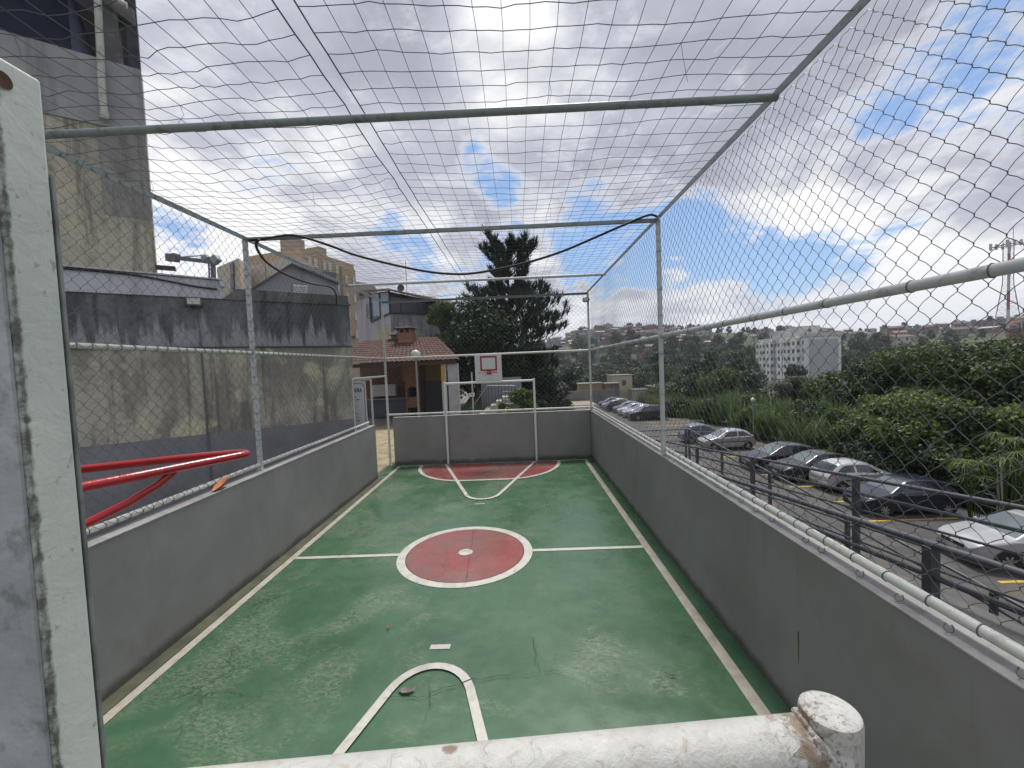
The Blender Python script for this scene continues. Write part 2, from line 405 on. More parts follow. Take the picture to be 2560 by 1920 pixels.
cpt=lambda r,n=72:[(CXC+r*math.cos(2*math.pi*k/n),YH+r*math.sin(2*math.pi*k/n)) for k in range(n)]
m=MB(); q=cpt(RC-.10); m.add([(p[0],p[1],Z1) for p in q],[tuple(range(len(q)))]); m.build('centre_disc',RED,floor)
line('centre_circle',cpt(RC-.055),.105,WLINE,Z1,True)
m=MB(); q=cpt(.085,32); m.add([(p[0],p[1],Z2) for p in q],[tuple(range(len(q)))]); m.build('centre_spot',WLINE,floor)
line('halfway_line',[(XLL+.04,YH),(CXC-RC+.002,YH)],.062,WLINE)
line('halfway_line',[(CXC+RC-.002,YH),(XRL-.045,YH)],.062,WLINE)
m=MB(); m.box(XL,XL+.115,-1.1,8.48,.001,.0035); m.build('floor_margin',mat('margin_grime',(.075,.075,.045),.7,var=.35,scale=3,dirt=(.04,.06,.035),dirt_amt=.7,dirt_scale=5),floor)
def goal_area(sgn,y0):
    Y=lambda d:y0+sgn*d
    arc=[]
    r=1.40
    for k in range(19):
        a=math.pi/2*k/18; arc.append((-.40-1.14*math.cos(a),Y(r*math.sin(a))))
    right=[(.44+1.13*math.cos(math.pi/2*(18-k)/18),Y(r*math.sin(math.pi/2*(18-k)/18))) for k in range(19)]
    pts=arc+right
    m=MB(); m.add([(p[0],p[1],Z1) for p in pts],[tuple(range(len(pts)))]); m.build('goal_area',RED,floor)
    line('goal_area_line',pts,.075,WLINE,Z2)
    # key with rounded tip
    tip=[(-.985,Y(.03))]
    for k in range(13):
        a=math.pi*(.88-.76*k/12); tip.append((.05+.30*math.cos(a)*1.0,Y(2.22+.36*math.sin(a))))
    tip.append((1.03,Y(.03)))
    line('key_line',tip,.062,WLINE,Z2+.004)
    line('throw_mark',[(-.04,Y(2.80)),(.12,Y(2.80))],.055 if sgn>0 else .03,WLINE,Z1)
goal_area(1,YE0); goal_area(-1,YE1)
CRK=mat('crack_dark',(.022,.032,.026),.9)
rng=random.Random(5)
def crack(pts,wd):
    P=[];
    for (a,b),(c,d) in zip(pts[:-1],pts[1:]):
        for k in range(6):
            s=k/6; P.append((a+(c-a)*s+rng.uniform(-.012,.012),b+(d-b)*s+rng.uniform(-.012,.012)))
    P.append(pts[-1]); n=len(P)
    q=ribbon(P,1.,Z2+.008); V=q.v
    for i in range(n):
        k=wd*.28*rng.uniform(.3,1.6)*(.4+.6*math.sin(math.pi*(i+.5)/n)); c=np.array([P[i][0],P[i][1]])
        for j in (i,n+i):
            d=np.array(V[j][:2])-c; e=c+d*k*2; V[j]=(e[0],e[1],V[j][2])
    q.build('crack',CRK,floor)
for pl,wd in [([(958,1752),(1060,1745),(1160,1707),(1290,1692),(1345,1686)],.009),([(1345,1686),(1380,1680),(1420,1687)],.007),([(1350,1684),(1338,1650),(1334,1600),(1318,1590)],.005),([(1070,1700),(1072,1770),(1056,1820)],.004),
              ([(1186,1320),(1180,1362),(1168,1440),(1160,1470)],.006),([(1016,1388),(1100,1386),(1170,1379),(1205,1378)],.006),([(1660,1688),(1700,1697)],.016)]:
    crack([tuple(PZ(u,v,0)[:2]) for u,v in pl],wd)
# chipped hole in the floor paint beside the near key line
hp=PZ(1016,1732,0); m=MB(); q=[(hp[0]+.05*math.cos(a)*(1+.35*math.sin(3*a)),hp[1]+.032*math.sin(a)*(1+.3*math.cos(2*a))) for a in np.linspace(0,2*math.pi,17)[:-1]]
m.add([(p[0],p[1],Z2+.012) for p in q],[tuple(range(16))]); m.build('chipped_patch',mat('bare_concrete',(.16,.14,.12),.9,var=.5,scale=20),floor)
# ------------------------------------------------------------------ court walls
def cwall(x0,x1,y0,y1,label,axis):
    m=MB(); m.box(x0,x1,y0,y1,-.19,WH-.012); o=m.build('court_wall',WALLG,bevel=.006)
    tag(o,label,'wall','low grey walls round the court')
    m=MB(); m.box(x0-.004,x1+.004,y0-.004,y1+.004,WH-.012,WH); m.build('coping',COPE,o,bevel=.003)
    return o
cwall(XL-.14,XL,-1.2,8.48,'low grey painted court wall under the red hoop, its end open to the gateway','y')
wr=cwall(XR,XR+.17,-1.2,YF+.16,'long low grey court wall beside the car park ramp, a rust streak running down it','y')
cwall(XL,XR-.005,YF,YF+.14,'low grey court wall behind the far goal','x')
# thin green-brown splash band at the foot of the walls, and rust streak
RUST=mat('rust_streak',(.14,.10,.03),.9,var=.4,scale=30)
p=PX(1996,1578,XR); m=MB(); 
for k in range(9):
    a=k/9.
m.add([(XR-.002,p[1]-.006,p[2]),(XR-.002,p[1]+.006,p[2]),(XR-.002,p[1]+.004,p[2]-.10),(XR-.002,p[1]+.001,p[2]-.20),(XR-.002,p[1]-.002,p[2]-.20),(XR-.002,p[1]-.004,p[2]-.1)],[(0,1,2,3,4,5)]); m.build('rust_streak',RUST,wr)
# ------------------------------------------------------------------ chain link
PITCH_D=.107
def chain_link(name,parent,org,du,L,z0,z1,nrm,seed=0,slack=.010,wire=.0017,cut=None,extra=None):
    """spiral wires woven into diamonds, in the vertical plane org + u*du, z0..z1"""
    rs=np.random.RandomState(seed); p=PITCH_D; hw=p/2
    nw=int(L/hw); nr=int((z1-z0)/hw)+1
    k=np.arange(nw)[:,None]; r=np.arange(nr+1)[None,:]
    U=k*hw+((r+k)%2)*hw; Zr=z0+r*hw+0*k
    side=np.where(((r+k)%2)==0,-1.,1.)
    # each node -> two points (short upright bend), and a bulged mid point after it
    e=.0052
    ua=U; za=Zr-e; ub=U; zb=Zr+e
    um=np.empty_like(U); zm=np.empty_like(Zr); um[:,:-1]=(U[:,:-1]+U[:,1:])/2; zm[:,:-1]=(Zr[:,:-1]+Zr[:,1:])/2; um[:,-1]=U[:,-1]; zm[:,-1]=Zr[:,-1]+e*2
    n0=side*.0026; sgn=np.where(r%2==0,1.,-1.)+0*k
    PTS=np.stack([ua,ub,um+0.0],-1).reshape(nw,-1); ZS=np.stack([za,zb,zm+.0042],-1).reshape(nw,-1)
    NS=np.stack([n0,-n0,.003*sgn],-1).reshape(nw,-1)
    PTS=PTS[:,:-1]; ZS=ZS[:,:-1]; NS=NS[:,:-1]
    w=lambda a,b,c,d:np.sin(PTS*a+c)*np.cos(ZS*b+d)
    NS=NS+slack*(w(2.1,1.7,seed,1)+.6*w(5.3,3.9,2,seed))
    ZS2=ZS+.010*w(1.3,1.9,seed+1,.5)+.002*w(6.,5.,seed,2); PT2=PTS+.010*w(1.7,2.2,.4,seed)+.002*w(7.,4.,1,seed)
    ZS2=np.clip(ZS2,z0-.04,z1+.02)
    du=np.array(du,float); nr_=np.array(nrm,float); org=np.array(org,float)
    P=org[None,None]+PT2[...,None]*du+NS[...,None]*nr_; P[...,2]=ZS2
    T=np.gradient(P,axis=1); T/=np.linalg.norm(T,axis=2)[...,None]+1e-9
    N=np.broadcast_to(nr_,T.shape); N=N-T*(T*N).sum(2)[...,None]; N=N/np.linalg.norm(N,axis=2)[...,None]; B=np.cross(T,N)
    ns=4; W,m=P.shape[:2]
    ang=[2*math.pi*i/ns for i in range(ns)]
    V=np.stack([P+wire*(math.cos(a)*N+math.sin(a)*B) for a in ang],2)  # W,m,ns,3
    idx=np.arange(W*m*ns).reshape(W,m,ns)
    a=idx[:,:-1,:]; b=idx[:,1:,:]; F=np.stack([a,np.roll(a,-1,2),np.roll(b,-1,2),b],-1)
    if cut is not None:
        keep=cut(PT2[:,:-1],ZS2[:,:-1])
        F=F[keep]
    F=F.reshape(-1,4)
    V=V.reshape(-1,3)
    if extra is not None:
        F=np.concatenate([F,np.array([f for f in extra.f if len(f)==4])+len(V)]); V=np.concatenate([V,np.array(extra.v)])
    return npmesh(name,V,F,WIRE,parent)
def ties(mb,A,B,r,step,rs,j=.3):
    """wire wraps round a rail from A to B"""
    A=np.array(A,float);B=np.array(B,float);L=np.linalg.norm(B-A);d=(B-A)/L; s=step*.5
    up=np.array([0,0,1.]) if abs(d[2])<.9 else np.array([1.,0,0]); e1=np.cross(d,up);e1/=np.linalg.norm(e1);e2=np.cross(d,e1)
    while s<L:
        c=A+d*s; tl=rs.uniform(-.012,.012)
        mb.tube([c+(r+.0015)*(math.cos(a)*e1+math.sin(a)*e2)+d*tl*math.cos(a) for a in np.linspace(0,2*math.pi,11)[:-1]],.0017,n=4,closed=True,ref=d)
        s+=step*rs.uniform(1-j,1+j)
HT=3.78; MIDZ=2.475; BOTZ=1.165
YN=-.7; YFP=9.69; YB=[2.663,4.857,7.706]
def post(parent,x,y,z0,z1,m,hw=.022):
    q=MB(); q.box(x-hw,x+hw,y-hw,y+hw,z0,z1); 
    q.box(x-hw-.012,x+hw+.012,y-hw-.012,y+hw+.012,z0,z0+.008)
    return q.build('post',m,parent,bevel=.004)
def rail(parent,A,B,r,m,name='rail'):
    q=MB(); q.tube([A,B],r,n=12); return q.build(name,m,parent,smooth=True)
def angle_rail(parent,A,B,m,flip=1):
    q=MB(); x=A[0]; q.box(x-.025,x+.025,A[1],B[1],HT+.019,HT+.025); q.box(x-flip*.025-.003,x-flip*.025+.003,A[1],B[1],HT-.025,HT+.0185)
    return q.build('top_rail',m,parent)
rs=random.Random(3)
GR='chain link fences closing the court cage'
# right fence (mesh on the outer side)
XRF=2.405
fr=empty('chain_link_fence',(XRF,4.8,WH),0,'chain link fence with white pipe rails between the court and the car park','fence',GR)
def sub(o,parent):  # keep world placement under an Empty
    o.parent=parent; o.matrix_parent_inverse=Matrix.Translation(parent.location).inverted(); return o
class World:        # parent helper: builds at world coordinates, then parents
    pass
def adopt(parent,*objs):
    pm=Matrix.Translation(parent.location)@Matrix.Rotation(parent.rotation_euler[2],4,'Z')
    for o in objs: o.parent=parent; o.matrix_parent_inverse=pm.inverted()
adopt(fr,post(None,2.388,4.857,WH,HT,GALVL),post(None,2.388,YFP,WH,HT,GALVL),
 rail(None,(XRF,YN,MIDZ),(XRF,YFP,MIDZ),.0235,GALVL,'middle_rail'),rail(None,(XRF+.02,YN,BOTZ),(XRF+.02,YFP,BOTZ),.0235,WPIPE,'bottom_rail'),angle_rail(None,(2.388,YN),(2.388,YFP+.02),GALV,1))
tb=MB(); ties(tb,(XRF+.02,YN,BOTZ),(XRF+.02,YFP,BOTZ),.024,.16,rs); ties(tb,(XRF,YN,MIDZ),(XRF,YFP,MIDZ),.024,.42,rs); ties(tb,(2.388,4.857,1.2),(2.388,4.857,3.7),.03,.35,rs)
# loose wire ends curling under the bottom rail
y=.2
while y<9:
    c=np.array([XRF+.0,y,BOTZ-.035]); tb.tube([c+np.array([-.022*math.sin(a*.9)-.008,(.012+.008*rs.random())*math.cos(a)+.01*a/6,-.022*abs(math.sin(a/1.9))]) for a in np.linspace(0,5.2,10)],.0017,n=4); y+=rs.uniform(.12,.34)
adopt(fr,chain_link('wire_mesh',None,(XRF+.034,YN,0),(0,1,0),YFP-YN,WH+.05,HT,(1,0,0),1,extra=tb))
# left fence (mesh on the inner side, wrapped over the rails)
XLF=-2.335
fl=empty('chain_link_fence',(XLF,4.8,WH),0,'chain link fence with white rails in front of the stained wall','fence',GR)
adopt(fl,post(None,XLF,4.857,WH,HT,GALVL),post(None,XLF,7.74,WH,2.06,WPIPE,.010),post(None,XLF,8.36,WH,BOTZ,WPIPE,.012),
 rail(None,(XLF,YN,MIDZ),(XLF,YFP,MIDZ),.0215,WPIPE,'middle_rail'),rail(None,(XLF,YN,BOTZ),(XLF,8.42,BOTZ),.0235,WPIPE,'bottom_rail'),
 rail(None,(XLF,7.74,2.07),(XLF,YFP-.03,2.07),.022,WPIPE,'gate_header'),angle_rail(None,(XLF,YN),(XLF,YFP+.02),GALV,-1))
tb=MB(); ties(tb,(XLF,YN,BOTZ),(XLF,8.4,BOTZ),.024,.105,rs,.1); ties(tb,(XLF,YN,MIDZ),(XLF,YFP,MIDZ),.022,.107,rs,.1); ties(tb,(XLF,4.857,1.2),(XLF,4.857,3.7),.031,.12,rs,.5); ties(tb,(XLF,7.8,2.07),(XLF,YFP,2.07),.022,.1,rs)
adopt(fl,chain_link('wire_mesh',None,(XLF+.03,YN,0),(0,1,0),YFP-YN,WH+.05,HT,(-1,0,0),2,cut=lambda u,z:~((u+YN>7.72)&(z<2.07)),extra=tb))
# far fence
ff=empty('chain_link_fence',(0,YFP,WH),0,'chain link fence above the far wall, behind the far goal','fence',GR)
adopt(ff,post(None,XLF,YFP,0,HT,WPIPE),rail(None,(XLF,YFP,MIDZ),(2.388,YFP,MIDZ),.023,WPIPE,'middle_rail'),rail(None,(XLF,YFP+.0,BOTZ),(2.388,YFP,BOTZ),.023,WPIPE,'bottom_rail'))
q=MB(); q.box(XLF,2.388,YFP-.022,YFP+.022,HT-.0,HT+.006); q.box(XLF,2.388,YFP+.016,YFP+.022,HT-.04,HT-.001); adopt(ff,q.build('top_rail',GALV))
tb=MB(); ties(tb,(XLF,YFP,BOTZ),(2.388,YFP,BOTZ),.024,.3,rs); ties(tb,(XLF,YFP,MIDZ),(2.388,YFP,MIDZ),.024,.7,rs); ties(tb,(XLF,YFP,1.2),(XLF,YFP,2.6),.03,.12,rs)
adopt(ff,chain_link('wire_mesh',None,(XLF,YFP+.035,0),(1,0,0),2.388-XLF,WH+.05,HT,(0,1,0),4,extra=tb))
# overhead beams
BG='steel beams across the top of the cage'
def beam(y,r,m,label,sq=False):
    q=MB(); q.tube([(XLF,y,HT-.004),(2.388,y,HT-.004)],r,n=4 if sq else 14,ref=(0,0,1)); o=q.build('overhead_beam',m,smooth=not sq); tag(o,label,'beam',BG); return o
beam(YB[0],.0235,GALV,'thick grey pipe beam over the court, nearest of the overhead beams')
beam(YB[1],.019,GALV,'grey square beam over the court with black hoses tied at both ends',True)
beam(YB[2],.0235,GALVL,'pale pipe beam over the court just behind the sagging black hose')
beam(.18,.0235,GALV,'pipe beam over the goal and backboard at the camera end')
# ------------------------------------------------------------------ overhead nets
def net(x0,x1,seed,label,sag,edges):
    rs=np.random.RandomState(seed); sp=.129
    nx=int(round((x1-x0)/sp))+1; ny=int((YFP-YN)/.143)+1
    xs=np.linspace(x0,x1,nx); ys=np.linspace(YN,YFP,ny)
    X,Y=np.meshgrid(xs,ys,indexing='ij')
    yb=np.array([YN,.18]+YB+[YFP]); 
    k=np.clip(np.searchsorted(yb,Y,side='right')-1,0,len(yb)-2); f=(Y-yb[k])/(yb[k+1]-yb[k])
    fx=(X-x0)/(x1-x0)
    Z=HT+.045-sag*np.sin(np.pi*f)*(1.1*np.sin(np.pi*fx)+.15)-(.03 if edges=='R' else 0)*fx**4-(.03 if edges=='L' else 0)*(1-fx)**4
    sm=lambda a: (a+np.roll(a,1,0)+np.roll(a,1,1)+np.roll(a,-1,0))/2.2
    jx,jy,jz=[sm(rs.randn(nx,ny)) for _ in range(3)]
    amp=.007 if edges=='L' else .0045
    inner=np.ones_like(X); inner[0]=.15; inner[-1]=.15
    wave=(.022 if edges=='L' else .008)*np.sin(X*7.+Y*1.7)*inner
    X=X+jx*amp*.6*inner; Y=Y+jy*amp*1.3*inner+wave; Z=Z+jz*amp
    Z=np.maximum(Z,HT-.12)
    G=np.stack([X,Y,Z],-1)
    m=MB()
    def strand(P,r,sagm=.0):
        n=len(P); Q=np.empty((2*n-1,3)); Q[::2]=P; Q[1::2]=(P[:-1]+P[1:])/2; 
        if sagm: Q[1::2]+=rs.randn(n-1,3)*[sagm*.2,sagm,sagm*.6]
        m.tube(Q,r,n=4,caps=False)
    for i in range(nx): strand(G[i],.0028 if ((i==nx-1 and edges=='L') or (i==0 and edges=='R')) else .0012)
    for j in range(ny): strand(G[:,j],.0013,.008 if edges=='L' else .004)
    for i in range(1,nx-1):
        for j in range(ny):
            if rs.rand()<.75:
                c=G[i,j]; m.add([c+np.array(d)*.0034 for d in ((1,0,0),(0,1,0),(-1,0,0),(0,-1,0),(0,0,1),(0,0,-1))],[(0,1,4),(1,2,4),(2,3,4),(3,0,4),(1,0,5),(2,1,5),(3,2,5),(0,3,5)])
    for k in range(9):   # loose ends
        i,j=rs.randint(1,nx-1),rs.randint(8,ny-2); c=G[i,j]; m.tube([c,c+[.01,.01,-.05],c+[rs.uniform(-.03,.03),.0,-.09-.1*rs.rand()]],.0013,n=3)
    me=npmesh('overhead_net',m.v,[f for f in m.f if len(f)==4],CORD) if False else m.build('overhead_net',CORD)
    tag(me,label,'net','dark nets roofing the court')
net(XLF,-.24,7,'sagging dark net over the left half of the court, its rows wavy',.07,'L')
net(-.15,2.388,9,'taut dark net over the right half of the court',.05,'R')
# ------------------------------------------------------------------ hoses
def smoothpts(P,n=6):
    P=[np.array(p,float) for p in P]; out=[]
    for i in range(len(P)-1):
        a=P[max(i-1,0)];b=P[i];c=P[i+1];d=P[min(i+2,len(P)-1)]
        for k in range(n):
            t=k/n; out.append(.5*((2*b)+(-a+c)*t+(2*a-5*b+4*c-d)*t*t+(-a+3*b-3*c+d)*t**3))
    out.append(P[-1]); return out
hp=[(622,600),(660,597),(719,588),(762,594),(830,616),(900,641),(1040,674),(1130,685),(1200,681),(1300,661),(1396,632),(1480,597),(1565,560),(1620,538),(1642,541)]
P=[PY(u,v,4.80) for u,v in hp]
q=MB(); q.tube(smoothpts(P),.0135,n=8); tag(q.build('hanging_hose',BLACK,smooth=True),'long black hose sagging right across the court below the grey square beam','hose')
hp=[(648,598,4.75),(640,612,4.8),(648,632,4.9),(667,656,5.1),(703,680,5.5),(743,698,6.0),(784,710,6.7),(817,715,7.3),(834,724,7.6),(841,740,7.8),(841,764,7.85)]
q=MB(); q.tube(smoothpts([PY(u,v,y) for u,v,y in hp]),.0145,n=8); tag(q.build('hanging_hose',BLACK,smooth=True),'short black hose looping from the cage corner to the top of the stained wall','hose')
# ------------------------------------------------------------------ goals, backboards, hoops
GOALP=pipe_mat('goal_paint',(.70,.71,.66),(.36,.34,.29),(.10,.09,.07),.56,1.0,26.)
GX0,GX1=-.963,1.083
def near_paint():
    m,t,b=newmat('goal_paint_peeling'); co=t.add('ShaderNodeTexCoord').outputs['Object']; x,y,z=t.sep(co)
    n=t.noise(co,55.,8,.72,1.2); n2=t.noise(co,150.,6,.7,.6); n3=t.noise(co,18.,6,.65,.5)
    g=t.mix(t.step(n3,.3,.7),(.60,.60,.56),(.50,.49,.455))
    g=t.mix(t.math('MULTIPLY',t.step(n,.54,.66),.65),g,(.40,.33,.27))
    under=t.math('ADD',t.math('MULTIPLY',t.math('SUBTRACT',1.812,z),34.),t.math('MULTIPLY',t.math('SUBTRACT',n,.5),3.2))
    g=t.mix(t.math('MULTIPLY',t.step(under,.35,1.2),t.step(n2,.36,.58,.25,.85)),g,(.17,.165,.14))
    g=t.mix(t.math('MULTIPLY',t.step(n2,.66,.72),.75),g,(.13,.10,.07))
    jd=t.math('ADD',t.math('ABSOLUTE',t.math('SUBTRACT',x,1.022)),t.math('MULTIPLY',t.math('SUBTRACT',n,.5),-.10))
    g=t.mix(t.math('MULTIPLY',t.step(jd,.0,.02,1.,0.),.85),g,(.20,.13,.075))
    g=t.mix(t.math('MULTIPLY',t.math('MULTIPLY',t.step(t.math('ABSOLUTE',t.math('SUBTRACT',x,1.03)),.01,.06,1.,0.),t.step(n2,.5,.6)),.7),g,(.10,.09,.07))
    v=t.add('ShaderNodeTexVoronoi'); t.set(v,'Vector',co); v.inputs['Scale'].default_value=9.
    g=t.mix(t.math('MULTIPLY',t.step(t.math('ADD',v.outputs['Distance'],t.math('MULTIPLY',n,.12)),.11,.15,1.,0.),.8),g,(.19,.12,.07))
    t.set(b,'Base Color',g); b.inputs['Roughness'].default_value=.38
    bp=t.add('ShaderNodeBump'); bp.inputs['Strength'].default_value=.75; bp.inputs['Distance'].default_value=.003
    t.set(bp,'Height',t.math('ADD',n,t.math('MULTIPLY',n2,.4))); t.l.new(bp.outputs[0],b.inputs['Normal']); return m
def goal(y,zt,r,rp,m,label,GX0=GX0,GX1=GX1,dy=0.):
    g=empty('goal',(0,y,0),0,label,'goal','pipe goals at the ends of the court')
    a=MB(); a.tube([(GX0,y+dy,zt-r),(GX1,y,zt-r)],r,n=24); adopt(g,a.build('crossbar',m,smooth=True))
    for x in (GX0,GX1):
        a=MB(); a.lathe([(rp,0),(rp,zt+.003),(rp-.001,zt+.0065),(rp-.004,zt+.0085),(.001,zt+.009)] if dy else [(rp,0),(rp,zt+.014),(rp-.004,zt+.018)],28,(x,y+(dy if x<0 else 0),.003 if dy else 0)); adopt(g,a.build('goal_post',m,smooth=True))
    return g
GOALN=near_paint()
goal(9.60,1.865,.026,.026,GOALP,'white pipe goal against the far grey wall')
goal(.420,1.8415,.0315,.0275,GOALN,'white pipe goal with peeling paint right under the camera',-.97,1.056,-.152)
rq=random.Random(4); WP=[]; RR=[]
for k in range(72):
    a=2*math.pi*k/72; yy=.0315*math.cos(a); xx=1.056-math.sqrt(max(.0275**2-yy*yy*.72,1e-5))-.001
    WP.append((xx+rq.uniform(-.0015,.0015),.420-.152*(1.056-xx)/2.026*1+yy,1.810+.0315*math.sin(a))); RR.append(.0028+.0022*rq.random())
NG=[o for o in scene.objects if o.name.startswith('goal') and o.get('category')=='goal' and o.location.y<2][0]
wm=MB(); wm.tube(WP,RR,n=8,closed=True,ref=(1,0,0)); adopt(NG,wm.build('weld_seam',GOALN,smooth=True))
BOARD=pipe_mat('board_white',(.62,.62,.62),(.48,.48,.48),(.50,.50,.49),.55,.1,5.)
REDP=mat('red_gloss_paint',(.42,.018,.022),.30,var=.2,scale=9,bump=.25,bscale=25,dirt=(.2,.015,.02),dirt_amt=.7,dirt_scale=14,coat=.3)
REDD=mat('red_board_paint',(.30,.025,.03),.5,var=.2,scale=9)
BX0,BX1,BZ0,BZ1=-.246,.364,1.872,2.47
def edge_mat():
    m,t,b=newmat('board_edge_paint'); co=t.add('ShaderNodeTexCoord').outputs['Object']; x,y,z=t.sep(co)
    n=t.noise(co,38.,7,.7,.5); n2=t.noise(co,95.,6,.7,.3)
    g=t.mix(t.step(t.noise(co,9,4),.35,.7),(.62,.66,.60),(.52,.57,.525))
    # grime gathered along the folded near corner and in chips
    dd=t.math('ADD',t.math('ABSOLUTE',t.math('SUBTRACT',y,.3222)),t.math('MULTIPLY',t.math('SUBTRACT',n,.5),.012))
    g=t.mix(t.math('MULTIPLY',t.step(dd,.0006,.0036,1.,0.),t.step(n2,.3,.6,.35,.95)),g,(.09,.085,.065))
    g=t.mix(t.math('MULTIPLY',t.step(n2,.60,.68),.6),g,(.20,.21,.18))
    g=t.mix(t.math('MULTIPLY',t.step(n,.62,.72),.5),g,(.25,.26,.22))
    t.set(b,'Base Color',g); b.inputs['Roughness'].default_value=.5
    bp=t.add('ShaderNodeBump'); bp.inputs['Strength'].default_value=.5; bp.inputs['Distance'].default_value=.002; t.set(bp,'Height',n); t.l.new(bp.outputs[0],b.inputs['Normal'])
    return m
BEDGE=edge_mat(); BBACK=mat('board_back_grey',(.42,.435,.45),.6,var=.2,scale=12,dirt=(.14,.14,.13),dirt_amt=.6,dirt_scale=25,bump=.3)
DARKM=mat('dark_lip_metal',(.19,.205,.195),.5,var=.3,scale=30); RUSTM=mat('rusty_hole',(.10,.05,.025),.9,var=.5,scale=40)
def hoop(parent,cx,yb,s,z,R_=.20,r=.0105,off=.44,bent=False):
    # two bars spread from the mount to a flat loop
    q=MB(); L=[(0.0,.02),(.105,.175),(.165,.285),(.195,.345),(.205,.372),(.198,.388),(.165,.392),(.09,.372),(0,.372),(-.09,.372),(-.165,.392),(-.198,.388),(-.205,.372),(-.195,.345),(-.165,.285),(-.105,.175)]
    if bent: L=[(0.0,.01),(.109,.178),(.165,.285),(.196,.342),(.205,.362),(.198,.374),(.17,.375),(.09,.342),(.0,.295),(-.09,.25),(-.15,.235),(-.19,.225),(-.20,.205),(-.19,.185),(-.12,.13),(-.05,.06)]
    P=[(cx+a,yb+s*b,z) for a,b in L]; P=smoothpts(P+[P[0]])[:-1]
    q.tube(P,r,n=12,closed=True,ref=(0,0,1)); o=q.build('hoop_ring',REDP,smooth=True); adopt(parent,o)
    q=MB(); q.box(cx-.05,cx+.05,min(yb,yb+s*.014),max(yb,yb+s*.014),z-(.20 if bent else .05),z+.03)
    o2=q.build('hoop_mount',REDD); adopt(parent,o2)
    for sx in (-1,1):
        if not bent: continue
        q=MB(); k=.25 if not bent else (.245 if sx>0 else .12)
        e=(cx+sx*(.140 if not bent or sx>0 else .11),yb+s*k,z-.030)
        q.tube([(cx+sx*.01,yb+s*.014,z-.115),(e[0]-sx*.012,e[1]-s*.024,z-.036),(e[0]+sx*.004,e[1]+s*.008,z-.020),(e[0]+sx*.016,e[1]+s*.026,z-.004)],r*.9,n=12)
        adopt(parent,q.build('hoop_brace',REDP,smooth=True))
# far board faces the camera (-Y)
b=empty('backboard',(.06,9.57,BZ0),0,'white basketball backboard with a red square and hoop above the far goal','backboard','basketball backboards over the goals')
q=MB(); q.box(BX0,BX1,9.575,9.60,BZ0,BZ1); adopt(b,q.build('panel',BOARD,bevel=.004))
q=MB(); y=9.571; x0,x1,z0,z1,t_=BX0+.122,BX0+.506,BZ1-.375,BZ1-.035,.038
q.box(x0,x1,y,y+.003,z1-t_,z1); q.box(x0,x1,y,y+.003,z0,z0+t_); q.box(x0,x0+t_,y,y+.003,z0+t_,z1-t_); q.box(x1-t_,x1,y,y+.003,z0+t_,z1-t_)
adopt(b,q.build('target_square',REDD)); hoop(b,.075,9.571,-1,2.065,r=.010)
# near board, seen from behind along its right edge
b=empty('backboard',(.06,.34,BZ0),0,'white metal basketball backboard seen along its grimy side edge, close at the left','backboard','basketball backboards over the goals')
q=MB(); q.box(BX0,BX1,.3205,.3555,1.80,BZ1); adopt(b,q.build('panel',BEDGE,bevel=.0025,seg=3))
q=MB(); q.box(BX0+.004,BX1-.0035,.3175,.3202,1.802,BZ1-.004); adopt(b,q.build('back_sheet',BBACK))
q=MB(); q.box(BX0,BX1+.0004,.3562,.3592,1.79,BZ1-.075); adopt(b,q.build('front_sheet',DARKM,bevel=.0006))
q=MB(); q.lathe([(.0001,0),(.0055,.0004),(.0066,.001)],18,(BX1+.0006,.3265,2.4520),'x'); adopt(b,q.build('bolt_hole',RUSTM))
q=MB(); y=.3594; adopt(b,MB().box(x0,x1,y,y+.001,z1-t_,z1).box(x0,x1,y,y+.001,z0,z0+t_).box(x0,x0+t_,y,y+.001,z0+t_,z1-t_).box(x1-t_,x1,y,y+.001,z0+t_,z1-t_).build('target_square',REDD))
hoop(b,.06,.36,1,2.080,r=.0066,bent=True)
# dead leaves
LEAFB=mat('dead_leaf_orange',(.45,.15,.05),.7,var=.35,scale=25)
p=PX(551,1212,-2.26); q=MB()
def curl(mb,c,L,w,a0,a1,tilt,seed):
    n=9; V=[]
    for i in range(n):
        s=i/(n-1); a=a0+(a1-a0)*s; ww=w*math.sin(math.pi*(.08+.88*s))
        x=L*s*math.cos(tilt); h=.5*L*(1-math.cos(a))*.5
        ctr=np.array(c)+np.array([0,L*(s-.5),h])
        V+= [ctr+np.array([-ww,0,ww*.5]),ctr,ctr+np.array([ww,0,ww*.5])]
    F=[]
    for i in range(n-1):
        for k in range(2): F.append((i*3+k,i*3+k+1,i*3+k+4,i*3+k+3))
    mb.add(V,F)
curl(q,(p[0],p[1],WH+.012),.22,.040,0,2.1,0,1); curl(q,(p[0]+.012,p[1]-.02,WH+.01),.17,.032,0,1.1,0,2); curl(q,(p[0]-.01,p[1]+.075,WH+.03),.12,.045,.6,2.6,0,3)
o=q.build('dead_leaf',LEAFB,smooth=True); tag(o,'curled orange dead leaf lying on the left court wall','leaf')
p=PZ(971,1571,0); q=MB(); curl(q,(p[0],p[1],.02),.06,.010,0,1.5,0,4); tag(q.build('dead_leaf',mat('dead_leaf_brown',(.25,.10,.04),.8),smooth=True),'tiny brown leaf on the green court floor','leaf')
